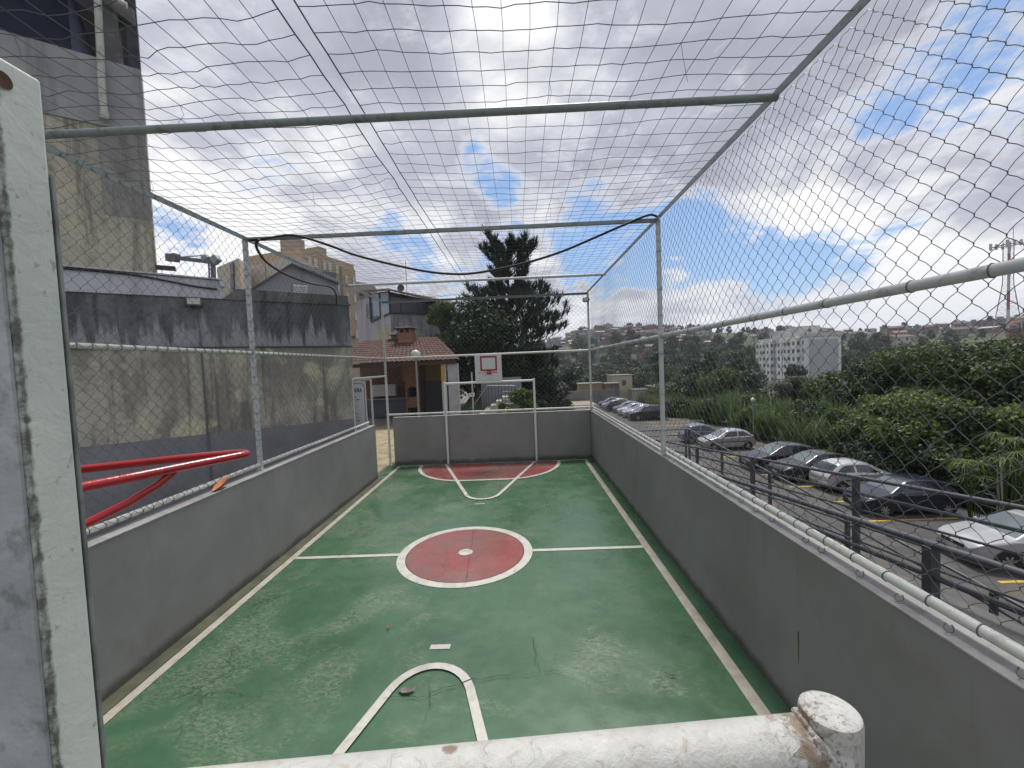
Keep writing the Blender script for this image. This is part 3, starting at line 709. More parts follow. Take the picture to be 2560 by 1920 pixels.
# ------------------------------------------------------------------ buildings at the left
STAIN=None
def stained(name,base,dark,light,lo=.42,hi=.62,streaks=True,spots=None,drip=None):
    m,t,b=newmat(name); co=t.add('ShaderNodeTexCoord').outputs['Object']; x,y,z=t.sep(co)
    n=t.noise(t.mapping(co,scale=(1.,1.,.42)),1.25,7,.66,.5)
    st=t.noise(t.mapping(co,scale=(3.2,3.2,.22)),1.6,6,.65,.3)
    fine=t.noise(co,13.,6,.7,.4)
    g=t.mix(t.step(n,lo,hi),base,dark)
    if light is not None: g=t.mix(t.math('MULTIPLY',t.step(t.noise(t.mapping(co,scale=(1,1,.8),loc=(3,1,7)),1.9,5,.6,.4),.54,.66),.8),g,light)
    if streaks: g=t.mix(t.math('MULTIPLY',t.step(st,.50,.68),.75),g,tuple(q*.45 for q in dark))
    if spots is not None: g=t.mix(t.math('MULTIPLY',t.step(st,.30,.42,1.,0.),.55),g,spots)
    if drip is not None:   # pale efflorescence running down the lower part, ragged upper edge
        col_=t.noise(t.mapping(co,scale=(2.6,2.6,.10)),1.5,6,.7,.2)
        edge=t.math('ADD',t.math('SUBTRACT',drip[0],z),t.math('MULTIPLY',t.math('SUBTRACT',col_,.5),2.2))
        g=t.mix(t.math('MULTIPLY',t.math('MULTIPLY',t.step(edge,-.02,.22),t.step(fine,.25,.55,.45,1.)),.8),g,drip[1])
    g=t.mix(t.math('MULTIPLY',t.step(fine,.45,.7),.45),g,tuple(q*.6 for q in dark))
    t.set(b,'Base Color',g); b.inputs['Roughness'].default_value=.9; b.inputs['Specular IOR Level'].default_value=.2
    bp=t.add('ShaderNodeBump'); bp.inputs['Strength'].default_value=.4; bp.inputs['Distance'].default_value=.01; t.set(bp,'Height',fine); t.l.new(bp.outputs[0],b.inputs['Normal'])
    return m
DADO=mat('dado_grey_paint',(.21,.215,.235),.8,var=.12,scale=1.5,dirt=(.16,.155,.145),dirt_amt=.6,dirt_scale=1.3,bump=.3)
YWALL=stained('mouldy_yellow_plaster',(.47,.445,.365),(.26,.245,.215),(.62,.585,.42),.40,.57)
DBAND=stained('black_stained_cement',(.20,.203,.213),(.095,.097,.104),None,.36,.60,True,None,(2.98,(.40,.405,.43)))
YTALL=stained('streaked_yellow_plaster',(.50,.465,.365),(.31,.29,.25),(.56,.52,.40),.45,.7)
GTALL=mat('cement_grey_band',(.33,.33,.34),.9,var=.15,scale=1.2,dirt=(.13,.13,.135),dirt_amt=.7,dirt_scale=1.4,streak=True,bump=.3)
FASC=mat('lavender_flashing',(.48,.49,.54),.55,var=.08,scale=3,dirt=(.25,.26,.29),dirt_amt=.5,dirt_scale=4,streak=True)
ANG=R(37.)   # the wall runs obliquely away to the right
A0=(-2.5,8.2)
WB=empty('low_building',(A0[0],A0[1],0),ANG,'low building with mould stained yellow wall, black band above and grey dado below','building')
def part(m,name,matl,parent,**k):
    o=m.build(name,matl,**k); o.parent=parent; return o
SL=-9.5
part(MB().box(SL,0,-.004,.25,-.03,1.285),'dado',DADO,WB)
part(MB().box(SL,0,0,.25,1.286,2.70),'wall',YWALL,WB)
part(MB().box(SL,0.0,.012,.25,2.71,3.50),'upper_band',DBAND,WB)
part(MB().box(SL,0.004,-.03,.25,2.694,2.711),'ledge',mat('ledge_dark',(.05,.05,.05),.9),WB)
m=MB(); m.extrude([(-2.02,.03,3.52),(0.0,.03,3.52),(0,.03,3.685),(-1.84,.03,3.69)],(0,.2,0)); m.box(-2.05,.03,-.012,.24,3.5,3.521); part(m,'parapet',stained('parapet_cement',(.20,.20,.20),(.10,.10,.10),None,.4,.65,True,(.30,.28,.26)),WB)
m=MB(); m.box(SL,-2.02,.10,5,-.03,3.52); m.box(-2.02,0,.24,5.,-.03,3.5); part(m,'rear_volume',DADO,WB)
m=MB(); m.extrude([(SL,-.015,3.505),(-2.03,-.015,3.503),(-2.05,-.015,3.80),(SL,-.015,3.965)],(0,.16,0)); m.extrude([(SL,-.05,3.967),(-2.0,-.05,3.805),(-2.0,-.05,3.83),(SL,-.05,3.99)],(0,.25,0)); m.box(-2.06,-1.985,-.045,.12,3.70,3.80)
part(m,'roof_fascia',FASC,WB,bevel=.004)
q=MB(); q.tube(smoothpts([(SL,-.035,3.85),(-5,-.035,3.83),(-3.9,-.035,3.82),(-3.2,-.035,3.80),(-2.75,-.035,3.74),(-2.4,-.035,3.68),(-2.1,-.035,3.655)]),.014,n=8)
o=q.build('wall_cable',BLACK); o.matrix_world=Matrix.Translation((A0[0],A0[1],0))@Matrix.Rotation(ANG,4,'Z'); tag(o,'black cable drooping along the lavender roof fascia of the low building','cable')
q=MB(); q.tube([(-2.37,-.018,3.36),(-2.37,-.018,2.98)],.006,n=6); q.tube([(-2.37,-.02,2.98),(-2.37,-.02,.3)],.013,n=8)
o=q.build('wall_conduit',mat('conduit_grey',(.13,.135,.15),.5)); o.matrix_world=Matrix.Translation((A0[0],A0[1],0))@Matrix.Rotation(ANG,4,'Z'); tag(o,'thin grey conduit running down the stained yellow wall below the floodlight','pipe')
LENS=mat('floodlight_lens',(.42,.43,.38),.35,var=.1); LBODY=mat('floodlight_body',(.035,.036,.04),.45)
def floodlight(loc,rz,label,tilt=.35,s=1.):
    e=empty('floodlight',loc,rz,label,'floodlight')
    a=MB().box(-.115*s,.115*s,-.03*s,.03*s,-.085*s,.075*s).build('housing',LBODY,bevel=.008); b_=MB().box(-.085*s,.085*s,-.034*s,-.0301*s,-.055*s,.052*s).build('lens',LENS)
    c=MB().box(-.13*s,-.118*s,-.01,.08*s,-.01,.01).box(.118*s,.13*s,-.01,.08*s,-.01,.01).box(-.13*s,.13*s,.07*s,.082*s,-.012,.012).build('bracket',LBODY)
    for o in (a,b_): o.rotation_euler=(-tilt,0,0); o.parent=e
    c.parent=e
    return e
d=np.array([math.cos(ANG),math.sin(ANG)]); nb=np.array([-math.sin(ANG),math.cos(ANG)])
def W2(s,t_): q=np.array(A0)+d*s+nb*t_; return (q[0],q[1])
floodlight((*W2(-2.42,-.09),3.42),ANG,'black floodlight mounted high on the black stained wall band')
p=PY(1465,749,9.62); floodlight((p[0],p[1],p[2]),R(-20),'small black floodlight clamped to the far right corner post',.2,.62)
# tall building behind
TB=empty('tall_building',(A0[0],A0[1],0),ANG,'tall streaked yellow and grey building with a dark open top storey','building')
SR=-2.86
part(MB().box(SL,SR,.12,.34,3.0,5.98),'wall',YTALL,TB)
part(MB().box(SL,SR+.004,.10,.34,5.981,6.95),'grey_band',GTALL,TB)
part(MB().box(SR-.55,SR-.001,.1165,.1195,4.681,5.979),'patched_corner',stained('patched_corner',(.36,.35,.32),(.26,.25,.24),None),TB)
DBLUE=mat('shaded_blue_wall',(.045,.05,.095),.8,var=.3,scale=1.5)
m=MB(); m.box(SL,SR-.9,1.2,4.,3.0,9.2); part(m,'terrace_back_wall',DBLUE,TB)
m=MB(); m.box(SL,SR-.3,.05,4.,8.75,9.0); part(m,'roof',mat('terrace_roof',(.10,.10,.13),.8),TB)
CONC=mat('weathered_concrete',(.16,.155,.155),.9,var=.3,scale=3,dirt=(.07,.07,.07),dirt_amt=.6,dirt_scale=3,streak=True)
m=MB(); m.box(SR-.42,SR-.22,.18,.45,6.95,8.75); part(m,'column',CONC,TB)
m=MB(); m.box(SR-.14,SR-.005,.2,.34,6.95,8.75); part(m,'column',mat('dark_column',(.06,.06,.075),.9,var=.3),TB)
m=MB(); m.extrude([(SR-.9,.15,8.1),(SR-.02,.15,7.62),(SR-.02,.15,7.85),(SR-.9,.15,8.3)],(0,.5,0)); part(m,'roof_beam',CONC,TB)
q=MB(); q.tube([(-3.30,.02,6.10),(-3.305,.02,6.4),(-3.24,.02,9.0)],.045,n=12); q.tube([(-3.31,.02,6.04),(-3.30,.02,6.14)],.055,n=12); q.tube([(-3.24,-.0,7.85),(-2.95,.0,7.78)],.04,n=10)
part(q,'downpipe',mat('pvc_cream',(.50,.50,.45),.5,dirt=(.2,.2,.17),dirt_amt=.6,dirt_scale=5),TB,smooth=True)
# small dark tiles at the foot of the tall building
part(MB().box(SR,SR+.24,-.05,.14,3.93,3.97),'roof_scrap',mat('dark_scrap',(.05,.05,.07),.8),TB)
# ------------------------------------------------------------------ gate leaf with the rules sign
def text(name,body,size,loc,rot,m,parent,align='CENTER'):
    cu=bpy.data.curves.new(name,'FONT'); cu.body=body; cu.size=size; cu.align_x=align; cu.extrude=.0008; cu.offset=.003
    o=bpy.data.objects.new(name,cu); col.objects.link(o); cu.materials.append(m)
    bpy.context.view_layer.update(); dg=bpy.context.evaluated_depsgraph_get()
    me=bpy.data.meshes.new_from_object(o.evaluated_get(dg)); bpy.data.objects.remove(o); o=bpy.data.objects.new(name,me); col.objects.link(o)
    o.location=loc; o.rotation_euler=rot; o.parent=parent; return o
INK=mat('sign_ink',(.03,.03,.035),.6); SIGNW=mat('sign_white',(.80,.81,.83),.5,var=.05,dirt=(.6,.6,.6),dirt_amt=.5)
gt=empty('gate_leaf',(-2.36,8.80,0),R(-4),'white framed court gate standing open with a white rules sign on it','gate')
m=MB(); m.box(-.95,-.92,-.015,.015,.06,2.04); m.box(-.03,0,-.015,.015,.06,2.04); m.box(-.92,-.03,-.015,.015,2.01,2.04); m.box(-.92,-.03,-.015,.015,.06,.09); part(m,'frame',WPIPE,gt)
sg=empty('sign',(-2.36,8.80,0),R(-4),'white rules sign with a black border fixed to the open court gate','sign')
part(MB().box(-.88,-.12,-.024,-.017,.5,2.0),'panel',SIGNW,sg)
m=MB(); y0=-.0255
def rrect(mb,x0,x1,z0,z1,r,w,y):
    P=[]
    for cx,cz,a0 in ((x1-r,z1-r,0),(x0+r,z1-r,90),(x0+r,z0+r,180),(x1-r,z0+r,270)):
        for k in range(7): a=R(a0+15*k); P.append((cx+r*math.cos(a),y,cz+r*math.sin(a)))
    mb.tube(P,w/2,n=4,closed=True,ref=(0,1,0))
rrect(m,-.85,-.155,.53,1.955,.08,.009,-.025); part(m,'border',INK,sg)
text('heading','QUADRA',.115,(-.21,-.0255,1.77),(R(90),0,0),INK,sg,'RIGHT').scale=(.62,1,1)
m=MB(); rr=random.Random(2); z=1.66
GREYT=mat('sign_small_print',(.22,.22,.24),.6)
for gap in (0,.06,.30,.07,.07,.16,.07,.06):
    z-=gap; x=-.80; e=-.22-.1*rr.random()
    while x<e:
        w_=rr.uniform(.03,.09); m.box(x,min(x+w_,e),-.0255,-.0242,z,z+.018); x+=w_+.018
part(m,'small_print',GREYT,sg)
# ------------------------------------------------------------------ barbecue kiosk
TILE=mat('clay_roof_tile',(.115,.052,.040),.85,var=.45,scale=7,dirt=(.05,.035,.03),dirt_amt=.75,dirt_scale=6,bump=.3)
def tiled(mb,p00,p10,p01,p11,cols,rows,amp=.035):
    """p00-p10 eave, p01-p11 ridge; barrel tiles in stepped courses"""
    p00,p10,p01,p11=[np.array(p,float) for p in (p00,p10,p01,p11)]
    n=np.cross(p10-p00,p01-p00); n/=np.linalg.norm(n); 
    if n[2]<0: n=-n
    k=6; nu=cols*k+1; vs=[]
    for r in range(rows): vs+= [(r/rows,1.),((r+1)/rows-1e-4,0.)]
    V=[];F=[]
    for v,st in vs:
        for i in range(nu):
            u=i/(nu-1); a=p00+(p10-p00)*u; b=p01+(p11-p01)*u; q=a+(b-a)*v
            h=amp*abs(math.sin(math.pi*u*cols))+.018*st
            V.append(q+n*h)
    for j in range(len(vs)-1):
        for i in range(nu-1): F.append((j*nu+i,j*nu+i+1,(j+1)*nu+i+1,(j+1)*nu+i))
    return mb.add(V,F)
KY=17.0
KI=empty('barbecue_kiosk',(-3.5,KY,0),0,'barbecue kiosk with red clay tiled roof and open front','kiosk')
def kpart(m,name,matl,**k): o=m.build(name,matl,**k); adopt(KI,o); return o
ex0,ex1=-6.9,-1.62; rz=3.62; ez=2.50; ry=KY+2.6
m=MB(); tiled(m,(ex0,KY-.35,ez),(ex1,KY-.35,ez),(ex0+.5,ry,rz),(-3.02,ry,rz),27,11)
tiled(m,(ex1,KY-.35,ez),(ex1-.85,KY+5.6,ez),(-3.02,ry,rz),(-3.02,ry+.1,rz),26,9)
m.add([(ex0,KY+5.6,ez),(ex1-.85,KY+5.6,ez),(-3.02,ry+.1,rz),(ex0+.5,ry,rz)],[(0,1,2,3)])
roof=kpart(m,'roof',TILE)
# stray lighter tiles lying on the roof
LT=mat('loose_tile',(.42,.22,.13),.8,var=.3,scale=8)
for u,v in ((900,862),(930,873),(993,883),(955,868)):
    q=PY(u,v,KY+1.1); o=MB().box(q[0]-.14,q[0]+.12,q[1]-.05,q[1]+.05,q[2]+.02,q[2]+.07).build('loose_tile',LT,bevel=.01); o.parent=roof; o.matrix_parent_inverse=Matrix.Translation(KI.location).inverted()
m=MB(); m.box(ex0+.1,ex1-.12,KY-.28,KY-.20,ez-.16,ez-.02); m.prism([(ex1-.2,KY-.19),(ex1-.12,KY-.19),(ex1-.92,KY+5.4),(ex1-1.0,KY+5.4)],ez-.16,ez-.02); kpart(m,'eave_beam',mat('dark_timber',(.06,.04,.03),.8))
KBRICK=mat('kiosk_brick',(.17,.085,.055),.85,var=.3,scale=9,dirt=(.08,.05,.04),dirt_amt=.5,dirt_scale=8)
KYEL=mat('kiosk_yellow',(.45,.33,.09),.8,var=.1); KGREY=mat('kiosk_grey',(.12,.135,.165),.8,var=.1); KLAV=mat('kiosk_lavender',(.36,.37,.42),.8,var=.12,scale=2,dirt=(.30,.24,.19),dirt_amt=.5,dirt_scale=2.5)
m=MB(); m.box(-6.8,-4.1,KY+2.9,KY+3.05,0,2.6); kpart(m,'back_wall',KBRICK)
kpart(MB().box(-4.2,-2.34,KY+2.4,KY+2.55,0,1.62),'grey_wall',KGREY)
kpart(MB().box(-4.2,-2.34,KY+2.4,KY+2.55,1.621,2.6),'yellow_wall',KYEL)
kpart(MB().box(-2.34,-2.24,KY-.1,KY+2.55,0,1.6),'side_wall',KGREY); kpart(MB().box(-2.34,-2.24,KY-.1,KY+2.55,1.601,2.6),'side_wall_top',KYEL)
kpart(MB().box(-2.36,-2.16,KY-.22,KY-.1,0,1.60),'pillar',mat('kiosk_pale',(.42,.43,.45),.8,var=.1)); kpart(MB().box(-2.36,-2.22,KY-.22,KY-.1,1.601,2.36),'pillar_top',KYEL); kpart(MB().box(-2.218,-2.16,KY-.22,KY-.1,1.601,2.36),'pillar_top',KLAV)
kpart(MB().box(-2.159,-2.10,KY-.12,KY-.06,0,2.1),'door_gap',mat('dark_gap',(.03,.035,.06),.7)); kpart(MB().box(-2.099,-1.69,KY-.2,KY+.1,0,2.36),'side_room',KLAV)
WHITE=mat('white_laminate',(.52,.52,.53),.5,var=.06)
kpart(MB().box(-6.15,-5.45,KY+2.5,KY+2.88,.98,1.52).box(-5.43,-5.05,KY+2.5,KY+2.88,.98,1.52),'wall_cabinet',WHITE,bevel=.006)
kpart(MB().box(-6.3,-4.4,KY+2.2,KY+2.88,.84,.88),'worktop',mat('stone_top',(.30,.30,.31),.4)); kpart(MB().box(-6.3,-4.5,KY+2.35,KY+2.88,0,.84),'counter',KGREY)
# brick barbecue with arched mouth and chimney
OV=mat('barbecue_brick',(.26,.13,.085),.85,var=.25,scale=12)
m=MB(); m.box(-4.220,-4.150,KY+1.2,KY+2.3,0,1.7); m.box(-3.670,-3.600,KY+1.2,KY+2.3,0,1.7); m.box(-4.150,-3.670,KY+1.22,KY+2.3,.52,.98); m.box(-4.150,-3.670,KY+1.22,KY+2.3,1.42,1.7); m.box(-4.150,-3.670,KY+1.9,KY+2.3,0,1.5); m.box(-4.270,-3.550,KY+1.1,KY+2.35,1.7,2.6)
m.extrude([(-4.150,KY+1.215,1.42),(-4.150,KY+1.215,1.30),(-4.090,KY+1.215,1.37),(-4.000,KY+1.215,1.41)],(0,.1,0)); m.extrude([(-3.670,KY+1.215,1.42),(-3.820,KY+1.215,1.41),(-3.730,KY+1.215,1.37),(-3.670,KY+1.215,1.30)],(0,.1,0))
kpart(m,'barbecue_oven',OV); kpart(MB().box(-4.150,-3.670,KY+1.6,KY+1.89,0.02,1.5),'oven_soot',mat('soot',(.012,.011,.012),.95))
p0=PY(997,850,KY+2.1); p1=PY(1033,850,KY+2.1); cx=(p0[0]+p1[0])/2; hw=(p1[0]-p0[0])/2; 
m=MB(); zc=p0[2]-.25
m.box(cx-hw,cx+hw,KY+1.95,KY+2.55,zc,zc+.55)
for k in range(5): m.box(cx-hw-.015,cx+hw+.015,KY+1.935,KY+2.565,zc+.28+.05*k,zc+.30+.05*k)
kpart(m,'chimney',mat('chimney_brick',(.33,.17,.11),.85,var=.2,scale=10))
m=MB()
for sx in (-1,1): m.box(cx+sx*hw*.8-.045,cx+sx*hw*.8+.045,KY+1.97,KY+2.5,zc+.55,zc+.74)
m.box(cx-.05,cx+.05,KY+1.97,KY+2.5,zc+.55,zc+.74); kpart(m,'chimney_vent',mat('vent_brick',(.22,.13,.10),.9))
m=MB(); zt=zc+.74
tiled(m,(cx-hw-.14,KY+1.8,zt),(cx+hw+.14,KY+1.8,zt),(cx-.05,KY+2.25,zt+.2),(cx+.05,KY+2.25,zt+.2),6,3,.02)
m.add([(cx-hw-.14,KY+1.8,zt),(cx-hw-.14,KY+2.7,zt),(cx-.05,KY+2.25,zt+.2)],[(0,1,2)]); m.add([(cx+hw+.14,KY+1.8,zt),(cx+hw+.14,KY+2.7,zt),(cx+.05,KY+2.25,zt+.2)],[(0,1,2)]); m.add([(cx-hw-.14,KY+2.7,zt),(cx+hw+.14,KY+2.7,zt),(cx,KY+2.25,zt+.2)],[(0,1,2)])
kpart(m,'chimney_cap',mat('dark_tile',(.09,.06,.065),.85,var=.3,scale=7))
# second, smaller vent to the left of the chimney
m=MB(); x=cx-hw-.3; m.box(x-.16,x+.16,KY+2.5,KY+2.8,zc+.1,zc+.5); kpart(m,'chimney',mat('small_chimney',(.25,.20,.16),.9))
m=MB(); m.add([(x-.3,KY+2.3,zc+.52),(x+.3,KY+2.3,zc+.52),(x+.3,KY+3,zc+.52),(x-.3,KY+3,zc+.52),(x,KY+2.65,zc+.74)],[(0,1,4),(1,2,4),(2,3,4),(3,0,4),(0,3,2,1)]); kpart(m,'chimney_cap',mat('dark_tile_b',(.085,.06,.07),.85))
# globe lamps
GLOBE=mat('opal_globe',(.62,.62,.60),.35,var=.05,dirt=(.4,.4,.38),dirt_amt=.5,dirt_scale=9); POLE=mat('grey_pole',(.25,.25,.28),.5,var=.1)
def globe_lamp(x,y,z0,zc,r,label):
    e=empty('globe_lamp',(x,y,z0),0,label,'lamp post','white globe lamps on thin poles')
    m=MB(); m.lathe([(r*.42,-r*.95)]+[(r*math.cos(a),r*math.sin(a)) for a in np.linspace(-1.1,1.5,12)]+[(.001,r)],20); o=m.build('globe',GLOBE,smooth=True); o.parent=e; o.location=(0,0,zc-z0)
    m=MB(); m.tube([(0,0,0),(0,0,zc-z0-r*.95)],max(.03,r*.17),n=10); m.lathe([(r*.55,0),(r*.62,r*.18),(r*.45,r*.3)],16,(0,0,zc-z0-r*1.15)); o=m.build('pole',POLE,smooth=True); o.parent=e
    return e
p=PY(1039,886,13.2); globe_lamp(p[0],13.2,0,p[2],.145,'globe lamp on a grey pole in front of the kiosk roof')
p=PY(1136,866,24.); globe_lamp(p[0],24.,0.5,p[2],.13,'small globe lamp rising against the dark tree beside the kiosk')
# ------------------------------------------------------------------ grey house with glazed veranda
HL=mat('house_lavender',(.38,.36,.39),.9,var=.12,scale=.8,dirt=(.20,.18,.17),dirt_amt=.6,dirt_scale=.9,streak=True); HG=stained('house_grey_render',(.33,.335,.35),(.21,.21,.22),None,.4,.65,True)
HO=empty('house',(-8,27,0),0,'grey rendered house with a dark glazed veranda and dish on its sloping roof','house')
def hpart(m,name,matl,**k): o=m.build(name,matl,**k); adopt(HO,o); return o
c=PY(976,780,26.)[:2]; rgt=PY(1088,783,27.6)[:2]; lft=PY(893,800,29.)[:2]; ZV=5.72
rgt2=c+(rgt-c)*1.5
bk=lft+(rgt2-c)
hpart(MB().extrude([(c[0],c[1],0),(rgt2[0],rgt2[1],0),(rgt2[0],rgt2[1],ZV),(c[0],c[1],ZV)],(lft[0]*.02-c[0]*.02,.2,0)),'front_wall',HG)
nl=(c-lft)/np.linalg.norm(c-lft)
hpart(MB().prism([tuple(c-nl*.01),tuple(lft),tuple(bk),tuple(rgt2+np.array([.0,.25]))],0,ZV-.02),'wall',HL)
hpart(MB().prism([tuple(lft),tuple(lft+(c-lft)*.42),tuple(bk+(rgt2-bk)*.42),tuple(bk)],ZV-.02,7.0),'upper_wall',HL)
BGL=mat('blue_glass',(.20,.28,.38),.12,var=.2,scale=1.5,spec=.8); DGL=mat('dark_glass',(.028,.026,.045),.2,var=.4,scale=1.2,spec=.6)
P0=lft+(c-lft)*.45
def zat(u,v,xy): # height at which a pixel meets a plan position
    dd=ray(u,v); k=(xy[1])/dd[1]; return CZ+dd[2]*k
zr0=7.35; zr1=5.9+1.05
hpart(MB().extrude([(P0[0],P0[1],ZV-.3),(c[0],c[1],ZV-.01),(c[0],c[1],7.05),(P0[0],P0[1],7.25)],(-.05,.1,0)),'veranda_side_glazing',BGL)
hpart(MB().extrude([(c[0]+.02,c[1]-.02,ZV),(rgt2[0],rgt2[1]-.02,ZV),(rgt2[0],rgt2[1]-.02,6.35),(c[0]+.02,c[1]-.02,7.0)],(0,.08,0)),'veranda_glazing',DGL)
FR=mat('dark_frame',(.03,.03,.035),.5)
m=MB(); m.tube([(c[0],c[1]-.05,ZV-.02),(c[0],c[1]-.05,7.05)],.05,n=4); m.tube([(c[0],c[1]-.06,ZV),(rgt2[0],rgt2[1]-.06,ZV)],.05,n=4); m.tube([(P0[0],P0[1]-.05,ZV-.33),(c[0],c[1]-.05,ZV-.03)],.05,n=4); m.tube([(P0[0],P0[1]-.05,ZV-.33),(P0[0],P0[1]-.05,7.25)],.05,n=4)
mid=c+(rgt2-c)*.16; m.tube([(mid[0],mid[1]-.05,ZV),(mid[0],mid[1]-.05,6.9)],.025,n=4); mid=P0+(c-P0)*.5; m.tube([(mid[0],mid[1]-.05,ZV-.2),(mid[0],mid[1]-.05,7.1)],.03,n=4); hpart(m,'veranda_frame',FR)
m=MB()
for f0,f1 in ((.60,.69),(.73,.84)):
    a=c+(rgt2-c)*f0; b_=c+(rgt2-c)*f1; m.add([(a[0],a[1]-.06,ZV+.02),(b_[0],b_[1]-.06,ZV+.02),(b_[0],b_[1]-.06,ZV+.42),(a[0],a[1]-.06,ZV+.30)],[(0,1,2,3)])
hpart(m,'open_pane',mat('bright_pane',(.75,.78,.82),.3))
m=MB(); o0=P0+np.array([-.5,-.6]); o1=c+np.array([.2,-.8]); o2=rgt2+np.array([0.,-.6])
tiled(m,(o1[0],o1[1],6.98),(o2[0],o2[1],6.3),(P0[0]+.2,P0[1]+3,8.05),(o2[0],o2[1]+4.5,7.0),20,6,.05)
m.add([(P0[0]-.35,P0[1]-.3,7.30),(o1[0],o1[1],6.98),(o1[0],o1[1],7.07),(P0[0]+.2,P0[1]+3,8.1),(P0[0]-.35,P0[1]-.3,7.40)],[(0,1,2,3,4)])
m.extrude([(P0[0]-.35,P0[1]-.35,7.28),(o1[0],o1[1]-.02,6.93),(o1[0],o1[1]-.02,7.05),(P0[0]-.35,P0[1]-.35,7.40)],(0,.15,0))
m.extrude([(o1[0],o1[1]-.02,6.93),(o2[0],o2[1]-.02,6.25),(o2[0],o2[1]-.02,6.34),(o1[0],o1[1]-.02,7.05)],(0,.12,0)); hpart(m,'roof',mat('old_roof_tile',(.24,.16,.13),.9,var=.3,scale=2,dirt=(.12,.10,.09),dirt_amt=.6))
wp=lft+(c-lft)*.40; wq=lft+(c-lft)*.66; off=np.array([.12,-.12])
a0=PY(912,798,27.6); 
m=MB(); W0=lft+(c-lft)*.30+off*.3; W1=lft+(c-lft)*.48+off*.3
z0,z1=zat(921,797,W0),zat(921,761,W0); fw=hpart(MB().extrude([(W0[0],W0[1],z0),(W1[0],W1[1],z0),(W1[0],W1[1],z1),(W0[0],W0[1],z1)],(off[0]*.5,off[1]*.5,0)),'window',FR)
Wm=(W0+W1)/2
m=MB(); 
for e0,e1,zz0,zz1 in ((.08,.44,.05,.45),(.10,.46,.5,.95),(.54,.92,.05,.95)):
    q0=W0+(W1-W0)*e0+off*.52; q1=W0+(W1-W0)*e1+off*.52; zA=z0+(z1-z0)*zz0; zB=z0+(z1-z0)*zz1; m.add([(q0[0],q0[1],zA),(q1[0],q1[1],zA),(q1[0],q1[1],zB),(q0[0],q0[1],zB)],[(0,1,2,3)])
o=m.build('pane',mat('house_pane',(.20,.21,.25),.25,var=.6,scale=.9)); o.parent=fw; o.matrix_parent_inverse=fw.matrix_parent_inverse@Matrix.Identity(4) if False else Matrix.Identity(4)
hpart(MB().prism([tuple(PY(944,830,25.9)[:2]),tuple(PY(978,830,25.9)[:2]),tuple(PY(978,830,26.3)[:2]),tuple(PY(944,830,26.3)[:2])],3.2,zat(960,824,PY(960,824,25.9)[:2])),'yellow_annex',mat('annex_yellow',(.48,.42,.25),.85,var=.12))
# satellite dish on the house roof
p=PY(1002,720,28.); e=empty('satellite_dish',(p[0],p[1],7.2),0,'round grey satellite dish standing on the roof of the grey house','dish')
m=MB(); m.lathe([(.001,.12),(.12,.10),(.18,.05),(.235,0.)],24,(0,0,p[2]-7.2),'y',False); m.lathe([(.001,.13),(.12,.115),(.18,.065),(.24,.0)],24,(0,0,p[2]-7.2),'y',False); o=m.build('dish',mat('dish_grey',(.11,.115,.125),.6),smooth=True); o.parent=e; o.scale=(1,1,1)
m=MB(); m.tube([(0,.12,0),(0,.12,p[2]-7.2)],.025,n=8); o=m.build('mast',FR); o.parent=e
p=PY(1016,700,28.5); q=MB(); q.tube([(p[0],p[1],6.9),(p[0],p[1],PY(1016,652,28.5)[2])],.018,n=6); q.tube([(p[0]-.25,p[1],PY(1016,668,28.5)[2]),(p[0]+.25,p[1],PY(1016,668,28.5)[2])],.008,n=4); tag(q.build('antenna',FR),'thin upright antenna mast on the grey house beside its dish','antenna')
# ------------------------------------------------------------------ gabled grey house
GH=empty('gabled_house',(-7,14,0),ANG,'grey gabled house with a white louvred window rising behind the stained wall','house')
def gs(u,v,t_): # wall-parallel plane t_ metres behind the stained wall -> local (s, z)
    n_=np.array([-nb[0],-nb[1],0]); dd=ray(u,v); O=np.array([*W2(0,t_),0]); k=((O-EYE)@n_)/(dd@n_); P=EYE+dd*k; return float((P[:2]-np.array(W2(0,t_)))@d), float(P[2])
T_=6.0
def LP(u,v,t_=T_): s,z=gs(u,v,t_); q=W2(s,t_); return (q[0],q[1],z)
ap=LP(728,664); l0=LP(638,718); l1=LP(612,738); r0=LP(845,712); r1=LP(845,790)
nbv=(nb[0]*4,nb[1]*4,0)
def gpart(m,name,matl,**k): o=m.build(name,matl,**k); adopt(GH,o); return o
lb=(l1[0],l1[1],0.); rb=(r0[0],r0[1],0.)
GWALL=mat('gable_grey',(.30,.303,.335),.9,var=.12,scale=.9,dirt=(.16,.16,.18),dirt_amt=.6,dirt_scale=.9,streak=True)
gpart(MB().extrude([lb,rb,(r0[0],r0[1],r0[2]),(ap[0],ap[1],ap[2]),(l0[0],l0[1],l0[2]),(l1[0],l1[1],l1[2])],nbv),'wall',GWALL)
m=MB(); e_=np.array([-nb[0]*.12,-nb[1]*.12,0])
m.extrude([np.array(l1)+e_,np.array(ap)+e_,np.array(ap)+e_+[0,0,.06],np.array(l1)+e_+[0,0,.06]],tuple(np.array(nbv)*1.05)); m.extrude([np.array(ap)+e_,np.array(r0)+e_,np.array(r0)+e_+[0,0,.06],np.array(ap)+e_+[0,0,.06]],tuple(np.array(nbv)*1.05)); gpart(m,'roof',mat('fibre_cement_roof',(.11,.11,.11),.9,var=.25))
a_=np.array(LP(732,737)); b_=np.array(LP(768,741)); c_=np.array(LP(768,714)); d_=np.array(LP(732,712)); ee=np.array([-nb[0]*.05,-nb[1]*.05,0])
wn=gpart(MB().extrude([a_+ee,b_+ee,c_+ee,d_+ee],tuple(-ee*.9)),'louvre_window',mat('louvre_white',(.66,.67,.70),.5))
m=MB()
